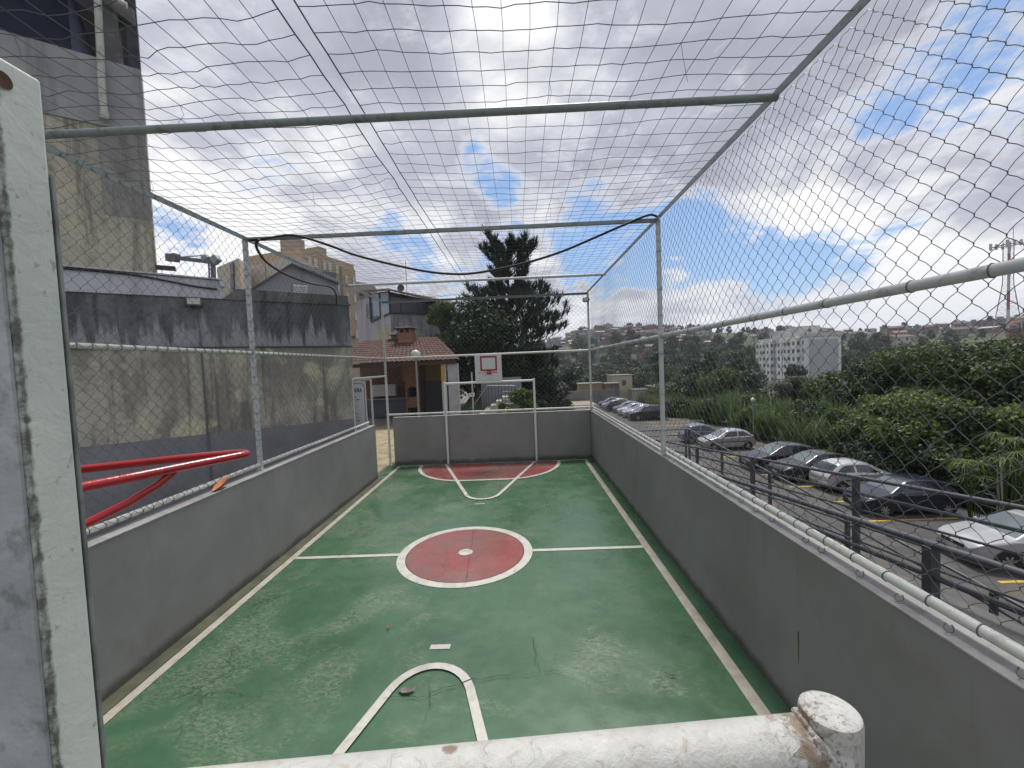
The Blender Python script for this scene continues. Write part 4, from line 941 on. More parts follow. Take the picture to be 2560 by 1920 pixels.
for k in range(1,5):
    f=k/5; p0=a_+(d_-a_)*f+ee*1.15; p1=b_+(c_-b_)*f+ee*1.15; m.tube([p0,p1],.012,n=4)
o=m.build('louvre',mat('louvre_shade',(.40,.41,.44),.6)); o.parent=wn; o.matrix_parent_inverse=Matrix.Identity(4)
# roof junk to the right of the gable
gpart(MB().extrude([np.array(LP(782,676,8.)),np.array(LP(840,682,8.)),np.array(LP(838,720,8.)),np.array(LP(775,700,8.))],(nb[0]*.8,nb[1]*.8,0)),'rear_wing',mat('rear_wing_grey',(.15,.16,.18),.9,var=.2))
# ------------------------------------------------------------------ tan and cream apartment blocks, far left
TAN=mat('tan_block',(.43,.335,.235),.9,var=.06,scale=.2); CRM=mat('cream_block',(.50,.43,.35),.9,var=.05,scale=.2); TWIN=mat('block_window',(.55,.53,.50),.5); DWIN=mat('dark_window',(.10,.10,.12),.4); CREAMB=mat('beige_block',(.36,.31,.25),.9,var=.05,scale=.2)
def pt(u,v,y): return np.array(PY(u,v,y))
def face_quad(m,P,Q,z0,z1,f0,f1,g0,g1,out):
    a=P+(Q-P)*f0; b=P+(Q-P)*f1; za,zb=z0+(z1-z0)*g0,z0+(z1-z0)*g1
    m.extrude([(a[0]+out[0],a[1]+out[1],za),(b[0]+out[0],b[1]+out[1],za),(b[0]+out[0],b[1]+out[1],zb),(a[0]+out[0],a[1]+out[1],zb)],(-out[0]*.8,-out[1]*.8,0))
c0=pt(752,622,60)[:2]; r_=pt(884,660,71)[:2]; l_=pt(610,640,63.5)[:2]; zt=20.0
tb_=empty('apartment_block',(c0[0],c0[1],0),0,'tan brown apartment block with roof boxes rising behind the gabled house','building')
def tpart(m,name,matl,p=None,**k):
    o=m.build(name,matl,**k); adopt(p or tb_,o); return o
tpart(MB().prism([tuple(c0),tuple(r_),tuple(r_+(l_-c0)),tuple(l_)],-4,zt),'wall',TAN)
dr=(r_-c0); dl=(l_-c0)/np.linalg.norm(l_-c0)
m=MB(); 
for f0,f1,z1,k0,k1 in ((.02,.16,21.6,1,4),(.36,.50,21.3,.5,3)):
    a=c0+dr*f0; b=c0+dr*f1; m.prism([tuple(a+dl*k0),tuple(b+dl*k0),tuple(b+dl*k1),tuple(a+dl*k1)],zt,z1)
tpart(m,'roof_box',CREAMB)
out=np.array([.15,-.08]); m=MB()
m.prism([tuple(c0+dr*.70+out*3),tuple(c0+dr*.98+out*3),tuple(c0+dr*.98),tuple(c0+dr*.70)],8,zt-1.); tpart(m,'bay',TAN)
for row in range(4):
    for f in (.10,.20,.36,.46,.60):
        z=zt-2.3-row*2.9; m=MB(); face_quad(m,c0,r_,z,z+1.3,f,f+.055,0,1,out); tpart(m,'window',TWIN)
    for f in (.74,.90):
        z=zt-3.6-row*2.9; m=MB(); face_quad(m,c0+out*3,r_+out*3,z,z+1.3,f,f+.05,0,1,out); tpart(m,'window',TWIN)
c1=pt(597,644,52)[:2]; l1_=pt(541,654,56)[:2]; r1_=pt(632,655,60)[:2]; z1=PY(597,645,52)[2]
cb=empty('apartment_block',(c1[0],c1[1],0),0,'cream apartment block with two small dark windows, beside the crane','building')
tpart(MB().prism([tuple(c1),tuple(r1_),tuple(r1_+(l1_-c1)),tuple(l1_)],-4,z1),'wall',CRM,cb)
o_=np.array([-.05,-.2])
for u,v in ((585,672),(581,704),(577,736)):
    P=pt(u,v,53)[:2]; f=np.linalg.norm(P-c1)/np.linalg.norm(l1_-c1); z=PY(u,v,53)[2]
    m=MB(); face_quad(m,c1,l1_,z-.8,z+.7,f*.85,f*.85+.14,0,1,o_); tpart(m,'window',DWIN,cb)
l2=pt(624,640,57)[:2]; r2=pt(735,628,53)[:2]; z2=PY(735,640,53)[2]
pb=empty('apartment_block',(r2[0],r2[1],0),0,'pale pinkish blank apartment wall between the cream block and the tan block','building')
tpart(MB().prism([tuple(l2),tuple(r2),tuple(r2+np.array([0,5.])),tuple(l2+np.array([0,5.]))],-4,z2),'wall',mat('pinkish_block',(.50,.44,.39),.9,var=.06,scale=.2),pb)
m=MB(); q=l2+(r2-l2)*.35; m.box(q[0],q[0]+.12,q[1]-.06,q[1]-.01,0,z2); tpart(m,'drain_line',mat('drain_dark',(.2,.18,.17),.8),pb)
# distant beige blocks over the grey house
for (ua,ub,vt,y,lb) in ((868,915,700,95,'distant beige apartment block with small windows above the grey house, left one'),(912,938,708,90,'distant narrow beige block touching the glazed veranda roof')):
    a=pt(ua,vt,y)[:2]; b=pt(ub,vt+6,y+4)[:2]; zt2=PY(ua,vt,y)[2]; e=empty('apartment_block',(a[0],a[1],0),0,lb,'building')
    tpart(MB().prism([tuple(a),tuple(b),tuple(b+np.array([-2,8.])),tuple(a+np.array([-2,8.]))],-6,zt2),'wall',CREAMB,e)
    for f in (.2,.6):
        for r in range(2):
            m=MB(); face_quad(m,a,b,zt2-3.2-r*3,zt2-1.9-r*3,f,f+.22,0,1,np.array([0,-.2])); tpart(m,'window',DWIN,e)
# ------------------------------------------------------------------ tower crane
CRN=mat('crane_steel',(.10,.11,.14),.6,var=.2); CRR=mat('crane_red',(.22,.09,.10),.6); Y_=120.
cr=empty('tower_crane',(PY(530,720,Y_)[0],Y_,0),0,'tower crane with red and grey counterweights showing above the lavender fascia','crane')
def cp(u,v): return np.array(PY(u,v,Y_))
m=MB()
for u in (522,530,537): m.tube([cp(u,660),cp(u+3,740)],.16 if u!=530 else .3,n=4)
for k in range(7): m.tube([cp(522,662+k*10),cp(538,668+k*10)],.1,n=4)
o=m.build('mast',CRN); adopt(cr,o)
m=MB(); m.tube([cp(424,643),cp(520,654)],.5,n=4); m.tube([cp(446,643),cp(506,639)],.12,n=4); m.tube([cp(506,639),cp(530,645)],.14,n=4); m.tube([cp(515,652),cp(540,656)],.7,n=4); adopt(cr,m.build('jib',CRN))
m=MB(); 
for u in (424,436): m.tube([cp(u,635),cp(u+1,653)],.75,n=4)
adopt(cr,m.build('counterweight',CRN)); m=MB(); m.tube([cp(437,643),cp(444,644)],1.0,n=4); m.tube([cp(440,648),cp(440,655)],.6,n=4); adopt(cr,m.build('counterweight',CRR))
m=MB(); m.tube([cp(511,641),cp(518,649)],.8,n=4); m.tube([cp(534,643),cp(545,655)],.9,n=4); adopt(cr,m.build('cab',mat('crane_cab',(.25,.26,.26),.6)))
# ------------------------------------------------------------------ ramp handrails beside the court
RAILM=mat('dark_grey_rail_paint',(.062,.068,.078),.45,var=.2,scale=6,dirt=(.12,.11,.10),dirt_amt=.5,dirt_scale=18,lo=.6,hi=.72,coat=.1)
HG_='dark grey handrails of the zigzag ramp'
def handrail(pts,label,step=2.25,hgt=1.0,bars=4,first=.3,r=.021):
    """pts: points of the top rail"""
    P=[np.array(p,float) for p in pts]; o0=P[0]
    e=empty('ramp_handrail',(o0[0],o0[1],o0[2]-hgt),0,label,'handrail',HG_)
    m=MB(); m.tube(P,r,n=12); adopt(e,m.build('top_rail',RAILM,smooth=True))
    for k in range(1,bars+1):
        m=MB(); m.tube([p-np.array([0,0,.185*k]) for p in P],r*.62 if k!=1 else r*.8,n=8); adopt(e,m.build('bar',RAILM,smooth=True))
    for a,b in zip(P[:-1],P[1:]):
        L=np.linalg.norm(b-a); s=first
        while s<L:
            q=a+(b-a)*s/L; m=MB(); hw=.028; m.box(q[0]-hw,q[0]+hw,q[1]-hw,q[1]+hw,q[2]-hgt,q[2]-r*.6); adopt(e,m.build('post',RAILM,bevel=.003)); s+=step
    return e
zA=lambda y:1.10-.112*(y-2.40); zB=lambda y:.965-.118*(y-3.15); zC=lambda y:-.12-.062*(13.7-y)
handrail([(3.05,-.9,zA(-.9)),(3.05,12.5,zA(12.5))],'nearest dark handrail, right behind the court wall, with a thick square post',3.3,first=3.3)
handrail([(4.62,-.9,zB(-.9)),(4.6,3.15,zB(3.15)),(4.45,12.3,zB(12.3))],'second dark handrail along the outer edge of the upper ramp',2.1,first=1.7)
handrail([(3.05,13.7,-.12),(6.2,13.7,-.12)],'short dark handrail across the far landing of the ramp',1.5,first=.05)
handrail([(6.2,13.7,-.12),(6.2,0,zC(0))],'dark handrail of the lower ramp falling towards the camera',2.2,first=.03)
handrail([(4.85,11.6,-.36),(4.85,0,-1.15)],'inner dark handrail of the lower ramp, half hidden behind the others',2.2,first=.4)
RC_=mat('ramp_concrete',(.10,.095,.09),.9,var=.2,scale=2,dirt=(.13,.12,.11),dirt_amt=.5)
def slab(m,x0,x1,ya,za,yb,zb,t=.14): m.extrude([(x0,ya,za-t),(x0,yb,zb-t),(x0,yb,zb),(x0,ya,za)],(x1-x0,0,0))
m=MB(); slab(m,2.95,4.72,-.9,zA(-.9)-1.05,12.5,zA(12.5)-1.05); m.box(2.95,6.3,12.5,13.85,-1.27,-1.13); slab(m,4.74,6.3,-.9,zC(-.9)-1.05,12.499,zC(12.5)-1.05); 
for y in (2,6,10): m.box(3.5,4.0,y-.12,y+.12,ZP,zA(y)-1.2)
tag(m.build('ramp',RC_),kind='structure')
# ------------------------------------------------------------------ parking lines
YEL=mat('yellow_road_paint',(.62,.40,.03),.7,var=.2,scale=5,dirt=(.25,.18,.06),dirt_amt=.7,dirt_scale=5)
bay=[PZ(2170,1303,ZP)[1]]
ys=[PZ(u,v,ZP)[1] for u,v in ((2170,1303),(2056,1254),(1986,1218),(1897,1190),(1794,1145))]
y0=ys[0]; step=2.36
m=MB(); kk=0
yy=y0-3*step
while yy<62:
    m=MB(); m.box(14.4,18.9,yy-.055,yy+.055,ZP+.001,ZP+.004); o=m.build('bay_line',YEL); tag(o,kind='structure'); yy+=step
# ------------------------------------------------------------------ parked cars
TYRE=mat('tyre_rubber',(.016,.016,.017),.85); RIM=mat('alloy_rim',(.42,.42,.43),.35,metal=.7); CHROME=mat('chrome_trim',(.55,.55,.56),.2,metal=.9)
CGL=mat('car_glass',(.020,.026,.032),.06,var=.1,spec=.9); CGLW=mat('car_windscreen',(.11,.14,.15),.16,var=.15,scale=1.5,spec=.8)
TRIM=mat('car_black_trim',(.015,.015,.016),.6); HLIGHT=mat('headlight_lens',(.42,.43,.43),.1,var=.25,scale=14,spec=.9,coat=.6); TAIL=mat('tail_light_red',(.33,.015,.015),.15,var=.3,scale=10,coat=.5); AMBER=mat('amber_lens',(.55,.20,.02),.2); PLATE=mat('plate_grey',(.42,.43,.44),.5)
PAINT={}
def paint(name,c,metal=.45):
    if name not in PAINT:
        dk=sum(c)<.5; m=mat('car_paint_'+name,c,.28,metal=.1 if dk else metal,var=.05,scale=3,coat=.45 if dk else .8); PAINT[name]=m
        m.node_tree.nodes['Principled BSDF'].inputs['Coat Roughness'].default_value=.12
    return PAINT[name]
COLS=dict(silver=(.40,.405,.415),dark_grey=(.020,.020,.023),plum=(.018,.014,.022),navy=(.008,.012,.028),black=(.012,.012,.014),white_silver=(.52,.53,.55),steel_grey=(.13,.135,.15),teal_black=(.02,.028,.03))
SHAPES=dict( # top profile, half width, cowl x, roof front x, roof rear x, tail-glass end x, wheel x
 hatch=dict(L=3.75,W=1.66,top=[(0,.56),(.03,.68),(.25,.79),(.98,.95),(1.70,1.37),(2.05,1.445),(2.75,1.43),(3.20,1.34),(3.60,.99),(3.72,.86),(3.75,.6)],cowl=.98,rf=1.72,rr=3.14,re=3.60,belt=(.86,.97),wx=(.70,3.12),wr=.285),
 sedan=dict(L=4.35,W=1.74,top=[(0,.56),(.03,.70),(.3,.82),(1.15,.98),(1.92,1.38),(2.3,1.46),(2.95,1.44),(3.30,1.36),(3.86,1.06),(4.28,1.02),(4.33,.9),(4.35,.6)],cowl=1.15,rf=1.95,rr=3.28,re=3.86,belt=(.88,.99),wx=(.82,3.42),wr=.30),
 wide=dict(L=4.25,W=1.78,top=[(0,.56),(.03,.70),(.35,.83),(1.05,.98),(1.95,1.42),(2.35,1.50),(3.1,1.47),(3.62,1.36),(4.02,1.02),(4.20,.86),(4.25,.6)],cowl=1.05,rf=1.97,rr=3.55,re=4.02,belt=(.90,1.03),wx=(.82,3.42),wr=.315),
 suv=dict(L=4.30,W=1.78,top=[(0,.66),(.03,.84),(.3,.97),(1.12,1.10),(1.72,1.55),(2.05,1.64),(3.3,1.62),(3.85,1.55),(4.15,1.10),(4.26,.95),(4.30,.7)],cowl=1.12,rf=1.74,rr=3.80,re=4.15,belt=(1.0,1.10),wx=(.84,3.40),wr=.345))
def make_car(shape,colour,label,two_door=False,lights_amber=False):
    S=SHAPES[shape]; L,Wd=S['L'],S['W']; pm=paint(colour,COLS[colour])
    e=empty('parked_car',(0,0,0),0,label,'car','cars parked nose to tail in the marked bays')
    tx=np.array(S['top']); xs=np.linspace(0,L,72)
    top=np.interp(xs,tx[:,0],tx[:,1]); ker=np.array([1,2,3,2,1])/9.; tp=np.pad(top,2,mode='edge'); top=np.convolve(tp,ker,'valid')
    hw=np.interp(xs,[0,.10,.35,.8,L*.5,L-.7,L-.25,L],[Wd*.36,Wd*.42,Wd*.472,Wd*.495,Wd*.5,Wd*.49,Wd*.465,Wd*.41])
    blt=np.interp(xs,[0,L],S['belt']); blt=np.minimum(blt,top-.035)
    bot=np.interp(xs,[0,.25,.6,L-.6,L-.2,L],[.24,.20,.19,.19,.22,.28])
    def section(w,zb,zt,b):
        cab=min(1,max(0,(zt-zb-.04)/.42)); wt=w*(.90-.20*cab)
        P=np.array([(0,b),(w*.86,b),(w*.965,b+.08),(w*1.0,b+.30),(w*.99,zb-.05),(w*.955,zb+.005),(wt+(w*.955-wt)*.12,zt-.07*cab-.012),(wt*.82,zt-.006),(0,zt+.012)])
        return P
    NS=8; nt=NS*8+1
    def spline(P):
        out=[]
        for i in range(len(P)-1):
            a=P[max(i-1,0)];b=P[i];c=P[i+1];d=P[min(i+2,len(P)-1)]
            if i==0: a=b
            for k in range(NS):
                t=k/NS; out.append(.5*((2*b)+(-a+c)*t*.7+(2*a-5*b+4*c-d)*0+0) if False else None)
                m1=(c-a)*.35; m2=(d-b)*.35; h=lambda t:(2*t**3-3*t*t+1)*b+(t**3-2*t*t+t)*m1+(-2*t**3+3*t*t)*c+(t**3-t*t)*m2
                out[-1]=h(t)
        out.append(P[-1]); return np.array(out)
    G=np.array([spline(section(hw[i],blt[i],top[i],bot[i])) for i in range(len(xs))])  # nx,nt,2
    def pt3(x,t,side=1):   # t in section-control units 0..8
        fx=np.clip(x/L*(len(xs)-1),0,len(xs)-1.001); i=int(fx); f=fx-i; ft=np.clip(t*NS,0,nt-1.001); j=int(ft); g=ft-j
        q=(G[i,j]*(1-f)+G[i+1,j]*f)*(1-g)+(G[i,j+1]*(1-f)+G[i+1,j+1]*f)*g
        return np.array([x,side*q[0],q[1]])
    V=[];nx=len(xs)
    for i in range(nx):
        for j in range(nt): V.append((xs[i],G[i,j,0],G[i,j,1]))
        for j in range(nt-2,0,-1): V.append((xs[i],-G[i,j,0],G[i,j,1]))
    ring=2*nt-2; F=[]
    for i in range(nx-1):
        for j in range(ring): j2=(j+1)%ring; F.append((i*ring+j,(i+1)*ring+j,(i+1)*ring+j2,i*ring+j2))
    F.append(tuple(range(ring))); F.append(tuple((nx-1)*ring+j for j in range(ring-1,-1,-1)))
    m=MB(); m.add(V,F); body=m.build('body',pm,e,smooth=True)
    def patch(m,x0,x1,t0,t1,side,off=.006,nu=7,nv=6):
        """x0,x1 functions or numbers of s in 0..1 (s along t)"""
        V=[]
        for b in range(nv):
            s=b/(nv-1); t=t0+(t1-t0)*s; xa=x0(s) if callable(x0) else x0; xb=x1(s) if callable(x1) else x1
            for a in range(nu):
                x=xa+(xb-xa)*a/(nu-1); p=pt3(x,t,side); px=pt3(min(x+.02,L),t,side)-pt3(max(x-.02,0),t,side); pv=pt3(x,min(t+.05,8),side)-pt3(x,max(t-.05,0),side)
                n=np.cross(px,pv); n/=np.linalg.norm(n)+1e-9
                c=np.array([L*.5,0,.7]); 
                if n@(p-c)<0: n=-n
                V.append(p+n*off)
        m.add(V,[(b*nu+a,b*nu+a+1,(b+1)*nu+a+1,(b+1)*nu+a) for b in range(nv-1) for a in range(nu-1)])
    cw,rf,rr,re=S['cowl'],S['rf'],S['rr'],S['re']; bp=(rf+rr)/2+.02
    for sd in (1,-1):
        fa=lambda s:cw+.20+(rf-cw-.05)*s*.92; fb=lambda s:bp-.05 if not two_door else bp+.15
        m=MB(); patch(m,fa,fb,5.18,5.88,sd); m.build('side_window',CGL,e,smooth=True)
        ga=lambda s:bp+.05 if not two_door else bp+.24; gb=lambda s:re-.12-(re-rr+.08)*s
        m=MB(); patch(m,ga,gb,5.18,5.88,sd); m.build('side_window',CGL,e,smooth=True)
    def across(m,xa,xb,t0,off=.006,nv=9,nu=8):
        V=[]
        for a in range(nu):
            x=xa+(xb-xa)*a/(nu-1)
            row=[pt3(x,t,1) for t in np.linspace(t0,8,nv)]+[pt3(x,t,-1) for t in np.linspace(8,t0,nv)][1:]
            for p in row:
                dz=(pt3(min(x+.03,L),8)-pt3(max(x-.03,0),8)); n=np.array([-dz[2],0,dz[0]]); n/=np.linalg.norm(n); V.append(p+n*off)
        k=2*nv-1; m.add(V,[(a*k+b,a*k+b+1,(a+1)*k+b+1,(a+1)*k+b) for a in range(nu-1) for b in range(k-1)])
    m=MB(); across(m,cw+.06,rf-.03,6.55); m.build('windscreen',CGLW,e,smooth=True)
    m=MB(); across(m,rr+.06,re-.02,6.3); m.build('rear_window',CGL,e,smooth=True)
    for sd in (1,-1):
        m=MB(); patch(m,.06,.46,4.05,4.98,sd,.005); m.build('headlight',HLIGHT,e,smooth=True)
        m=MB(); patch(m,L-.34,L-.03,3.9,5.0,sd,.006); m.build('tail_light',TAIL,e,smooth=True)
        m=MB(); patch(m,.9,L-.75,3.28,3.42,sd,.008,14,3); m.build('side_trim',TRIM,e,smooth=True)
        m=MB()
        for xd in ([cw+.28,bp,rr-.02] if not two_door else [cw+.28,bp+.2]):
            patch(m,xd,xd+.012,2.2,5.0,sd,.003,2,8)
        m.build('door_seam',TRIM,e)
        for xd in ([bp-.22,bp+.72] if not two_door else [bp-.05]):
            p=pt3(xd,4.45,sd); m=MB(); m.box(xd-.09,xd+.09,min(p[1],p[1]+sd*.025),max(p[1],p[1]+sd*.025),p[2]-.012,p[2]+.014); m.build('door_handle',CHROME if colour in('navy','black') else pm,e,bevel=.006)
        p=pt3(cw+.36,5.1,sd); m=MB(); m.lathe([(.001,-.07),(.05,-.055),(.07,0),(.05,.05),(.001,.07)],12,(p[0],p[1]+sd*.10,p[2]+.05)); m.tube([(p[0],p[1]-sd*.02,p[2]+.0),(p[0],p[1]+sd*.08,p[2]+.03)],.016,n=6); m.build('mirror',pm,e,smooth=True)
    # front and rear furniture
    zf=S['top'][1][1]
    m=MB(); m.box(-.012,.02,-.42,.42,zf-.16,zf-.05); m.box(-.012,.03,-.55,.55,.26,.38); m.build('grille',TRIM,e,bevel=.01)
    m=MB(); m.box(-.016,.0,-.44,.44,zf-.178,zf-.163); m.box(-.016,0,-.05,.05,zf-.13,zf-.08); m.build('grille_trim',CHROME,e)
    m=MB(); m.box(-.02,-.0,-.20,.20,.40,.52); m.build('number_plate',PLATE,e); m=MB(); m.box(L,L+.02,-.20,.20,.62,.74); m.build('number_plate',PLATE,e)
    m=MB(); m.box(L-.02,L+.03,-Wd*.36,Wd*.36,.34,.5); m.build('rear_bumper',TRIM if shape=='suv' else pm,e,bevel=.02)
    wr=S['wr']
    for xw in S['wx']:
        for sd in (1,-1):
            yw=float(np.interp(xw,xs,hw))
            m=MB(); a=np.linspace(0,2*math.pi,29)[:-1]; m.add([(xw+(wr+.055)*math.cos(t),sd*(yw+.004),max(.17,wr+(wr+.055)*math.sin(t))) for t in a],[tuple(range(28))]); m.build('wheel_arch',TRIM,e)
            w_=MB(); w_.lathe([(wr*.62,-.09),(wr*.93,-.10),(wr,-.06),(wr,.06),(wr*.93,.10),(wr*.62,.09)],28,(xw,sd*(yw-.07),wr),'y',False); wo=w_.build('wheel',TYRE,e,smooth=True)
            r_=MB(); yo=sd*(yw+.012)
            r_.lathe([(wr*.64,0),(wr*.64,-sd*.03),(wr*.56,-sd*.045)],28,(xw,yo,wr),'y',False); r_.lathe([(.001,-.02),(.05,-.02),(.05,.006),(.001,.006)],12,(xw,yo,wr),'y')
            for k in range(7):
                t=2*math.pi*k/7+.2; d1=np.array([math.cos(t),0,math.sin(t)]); d2=np.array([-math.sin(t),0,math.cos(t)]); c=np.array([xw,yo-sd*.012,wr])
                r_.extrude([c+d1*.04+d2*.02,c+d1*wr*.62+d2*.03,c+d1*wr*.62-d2*.03,c+d1*.04-d2*.02],(0,sd*.012,0))
            ro=r_.build('rim',RIM,wo,smooth=False)
            dk=MB(); dk.lathe([(.001,0),(wr*.6,0.)],20,(xw,sd*(yw-.02),wr),'y',False); dk.build('hub_shade',TRIM,wo)
    return e
def place(e,x,y,rz=0.):
    e.location=(x,y,ZP+.004); e.rotation_euler=(0,0,rz)
def facing(shape,colour,label,fw,nose_in=False,rz=0.,**k):
    """fw: pixel of the near front wheel's contact (or near rear corner for nose-in cars)"""
    e=make_car(shape,colour,label,**k); S=SHAPES[shape]; P=PZ(fw[0],fw[1],ZP)
    if nose_in: place(e,P[0]+S['L'],P[1]+S['W']/2,math.pi+rz)
    else: place(e,P[0]-S['wx'][0],P[1]+S['W']*.47,rz)
    return e
e=make_car('wide','silver','silver car with swept headlights at the right edge of the picture, nearest parked car'); P=PZ(2400,1402,ZP); place(e,P[0]-.1,P[1]+.15,R(-8))
facing('hatch','navy','dark navy hatchback with multi spoke rims, parked second from the right',(2212,1292),rz=R(-3))
facing('hatch','white_silver','silver hatchback parked tail out with a red lamp beside the navy one',(2076,1236),True)
facing('sedan','dark_grey','dark grey sedan with bright headlamps between the tail out silver hatchback and a plum one',(1999,1207))
facing('wide','plum','dark plum car with pale windscreen just past the yellow bay line',(1915,1180))
facing('hatch','silver','small silver hatchback side on beyond the dark plum car, standing by a gap',(1786,1127))
facing('hatch','steel_grey','grey hatchback with tall red tail lamp behind the small silver hatchback',(1712,1110),True)
facing('suv','black','black high riding car in the far row, partly behind the fence post',(1595,1052))
e8=PZ(1595,1052,ZP)
for k,(sh,c_,lb,ni) in enumerate([('wide','silver','silver estate in the far row next to the black high riding car',False),('hatch','white_silver','pale silver hatchback in the far row, third from the fence post',False),('hatch','steel_grey','mid grey hatchback in the far row squeezed between a pale and a dark car',False),('wide','teal_black','blackish green car in the far row parked tail out with a red lamp',True),('sedan','silver','silver sedan in the far row beside the tail out dark car',False),('hatch','dark_grey','dark small car at the very end of the far row',False)]):
    S=SHAPES[sh]; e=make_car(sh,c_,lb); y=e8[1]+SHAPES['suv']['W']*.47+2.42*(k+1); x=e8[0]-.75-.17*(k+1)+(k%3)*.15
    if ni: place(e,x+S['L'],y,math.pi)
    else: place(e,x,y)
P=PZ(1372,1024,ZP); e=make_car('sedan','navy','dark car standing alone beyond the far court wall by the sandy road'); place(e,P[0]+2.2,P[1]+.9,math.pi)
P=PZ(1372,1016,ZP); e=make_car('hatch','white_silver','white car half hidden behind the lone dark car'); place(e,P[0]-1.2,P[1]+2.,0)
# ------------------------------------------------------------------ fence posts with wires in front of the hedge
CPOST=mat('concrete_post',(.33,.32,.30),.9,var=.2,scale=4)
pf=empty('wire_fence',(19.7,20,-4.8),0,'old wire fence on grey concrete posts in front of the hedge','fence')
posts=[]
for y in np.arange(8,23,2.9):
    x=19.55+.0*y; m=MB(); m.box(x-.06,x+.06,y-.06,y+.06,-4.85,-2.55); m.extrude([(x-.06,y-.06,-2.55),(x+.06,y-.06,-2.55),(x+.22,y-.06,-2.25),(x+.13,y-.06,-2.22)],(0,.12,0)); adopt(pf,m.build('post',CPOST))
for z in (-2.6,-3.2,-3.8,-4.3):
    m=MB(); m.tube([(19.5,8,z),(19.5,21,z)],.008,n=4); adopt(pf,m.build('wire',CPOST))
p=PY(1757,1003,33.); globe_lamp(18.9,33.*1.0,ZP,p[2]-.05,.17,'globe lamp on a dark pole standing in front of the tall grass')
# ------------------------------------------------------------------ things beyond the car park
RW=mat('old_block_wall',(.17,.165,.16),.9,var=.25,scale=.5,dirt=(.09,.09,.085),dirt_amt=.7,dirt_scale=.5,streak=True)
tag(MB().box(-4,17.5,74.2,74.5,-5,-2.9).build('boundary_wall',RW),'long grey block wall closing the far end of the car park','wall')
CRB=mat('cream_render',(.50,.42,.28),.9,var=.1,scale=.5); 
def shed(x0,x1,y0,y1,z0,z1,matl,label,win=None,cat='building',roof=None):
    e=empty('outbuilding',((x0+x1)/2,y0,z0),0,label,cat); adopt(e,MB().box(x0,x1,y0,y1,z0,z1).build('wall',matl)); 
    adopt(e,MB().box(x0-.15,x1+.15,y0-.15,y1+.15,z1,z1+.15).build('roof',roof or mat('slab_edge',(.30,.28,.26),.9)))
    if win: 
        for (a,b,c,d_) in win: adopt(e,MB().box(a,b,y0-.03,y0-.005,c,d_).build('window',DWIN))
    return e
yb=80.; a,b=PY(1528,940,yb),PY(1580,938,yb); shed(a[0],b[0],yb,yb+4,-6.5,a[2],CRB,'small cream flat roofed building with one dark window beyond the car park',[(a[0]+2.0,a[0]+2.8,a[2]-1.9,a[2]-.9)])
yb=77.; a,b=PY(1448,961,yb),PY(1507,958,yb); TANC=mat('tan_corrugated',(.36,.24,.12),.8,var=.15,scale=.6)
e=shed(a[0],b[0],yb,yb+3,-6,a[2],TANC,'tan corrugated shed wall behind the far boundary wall'); m=MB()
for k in range(26): x=a[0]+(b[0]-a[0])*(k+.5)/26; m.box(x-.04,x+.04,yb-.06,yb-.002,-6,a[2]-.02)
adopt(e,m.build('corrugation',TANC))
a,b=PY(1507,960,yb),PY(1546,959,yb); shed(a[0]+.2,b[0],yb-.6,yb+2,-6,a[2],mat('rusty_brown_wall',(.17,.12,.10),.9,var=.4,scale=.8),'rusty brown shed with a dark stained wall next to the cream building')
yb=78.; a,b=PY(1575,976,yb),PY(1632,973,yb); shed(a[0]+.4,b[0],yb,yb+5,-6.5,a[2],mat('light_shed',(.42,.40,.36),.9,var=.2),'low pale shed with a flat roof right of the cream building')
yb=76.; a,b=PY(1632,968,yb),PY(1705,965,yb); shed(a[0],b[0],yb,yb+5,-6.5,a[2],mat('grey_shed',(.21,.21,.21),.9,var=.2,scale=.6),'low grey concrete shed seen through the fence post')
yb=90.; a,b=PY(1413,956,yb),PY(1446,954,yb); shed(a[0],b[0],yb,yb+4,-7,a[2],mat('pale_roofed',(.45,.43,.40),.9),'far pale shed roof between the trees')
# ------------------------------------------------------------------ stair and railing by the lawn
ST=empty('garden_stair',(-.6,18.5,0),0,'pale garden stair with a slanting dark railing beside the lawn','stairs')
PALE=mat('pale_steps',(.50,.47,.40),.85,var=.15,scale=4)
for k in range(5): adopt(ST,MB().box(-1.05+.25*k,-.4+.25*k,18.2+.02*k,19.6,-.03+.17*k,.17*(k+1)-.035).build('step',PALE))
adopt(ST,MB().box(-1.05,.85,19.7,19.85,-.02,1.62).build('wall',mat('stair_wall',(.22,.23,.27),.85,var=.1)))
BAR=mat('dark_railing',(.06,.06,.065),.5)
m=MB(); r0=np.array([-1.35,18.1,.42]); r1=np.array([-.62,18.1,1.35]); r2=np.array([.55,18.1,1.30]); m.tube([r0,r1,r2],.022,n=6); adopt(ST,m.build('top_rail',mat('rail_grey',(.30,.30,.33),.5)))
for k in range(16):
    f=k/15; q=r0+(r1-r0)*min(1,f*2.2) if f*2.2<1 else r1+(r2-r1)*((f*2.2-1)/1.2); m=MB(); m.tube([q,(q[0]+.0,q[1],max(.02,q[2]-.75))],.014,n=5); adopt(ST,m.build('baluster',BAR))
for k in range(4): m=MB(); m.tube([(.02,18.12,.55+.17*k),(.62,18.12,.53+.17*k)],.016,n=5); adopt(ST,m.build('rail',mat('rail_grey_b',(.24,.25,.28),.5)))
q=PY(1181,975,18.); mm=MB().box(q[0]-.03,q[0]+.03,17.97,18.03,.0,PY(1181,930,18.)[2]); tag(mm.build('white_pole',mat('pole_white',(.5,.5,.5),.6)),'short white pole in front of the dark trees left of the far backboard','pole')
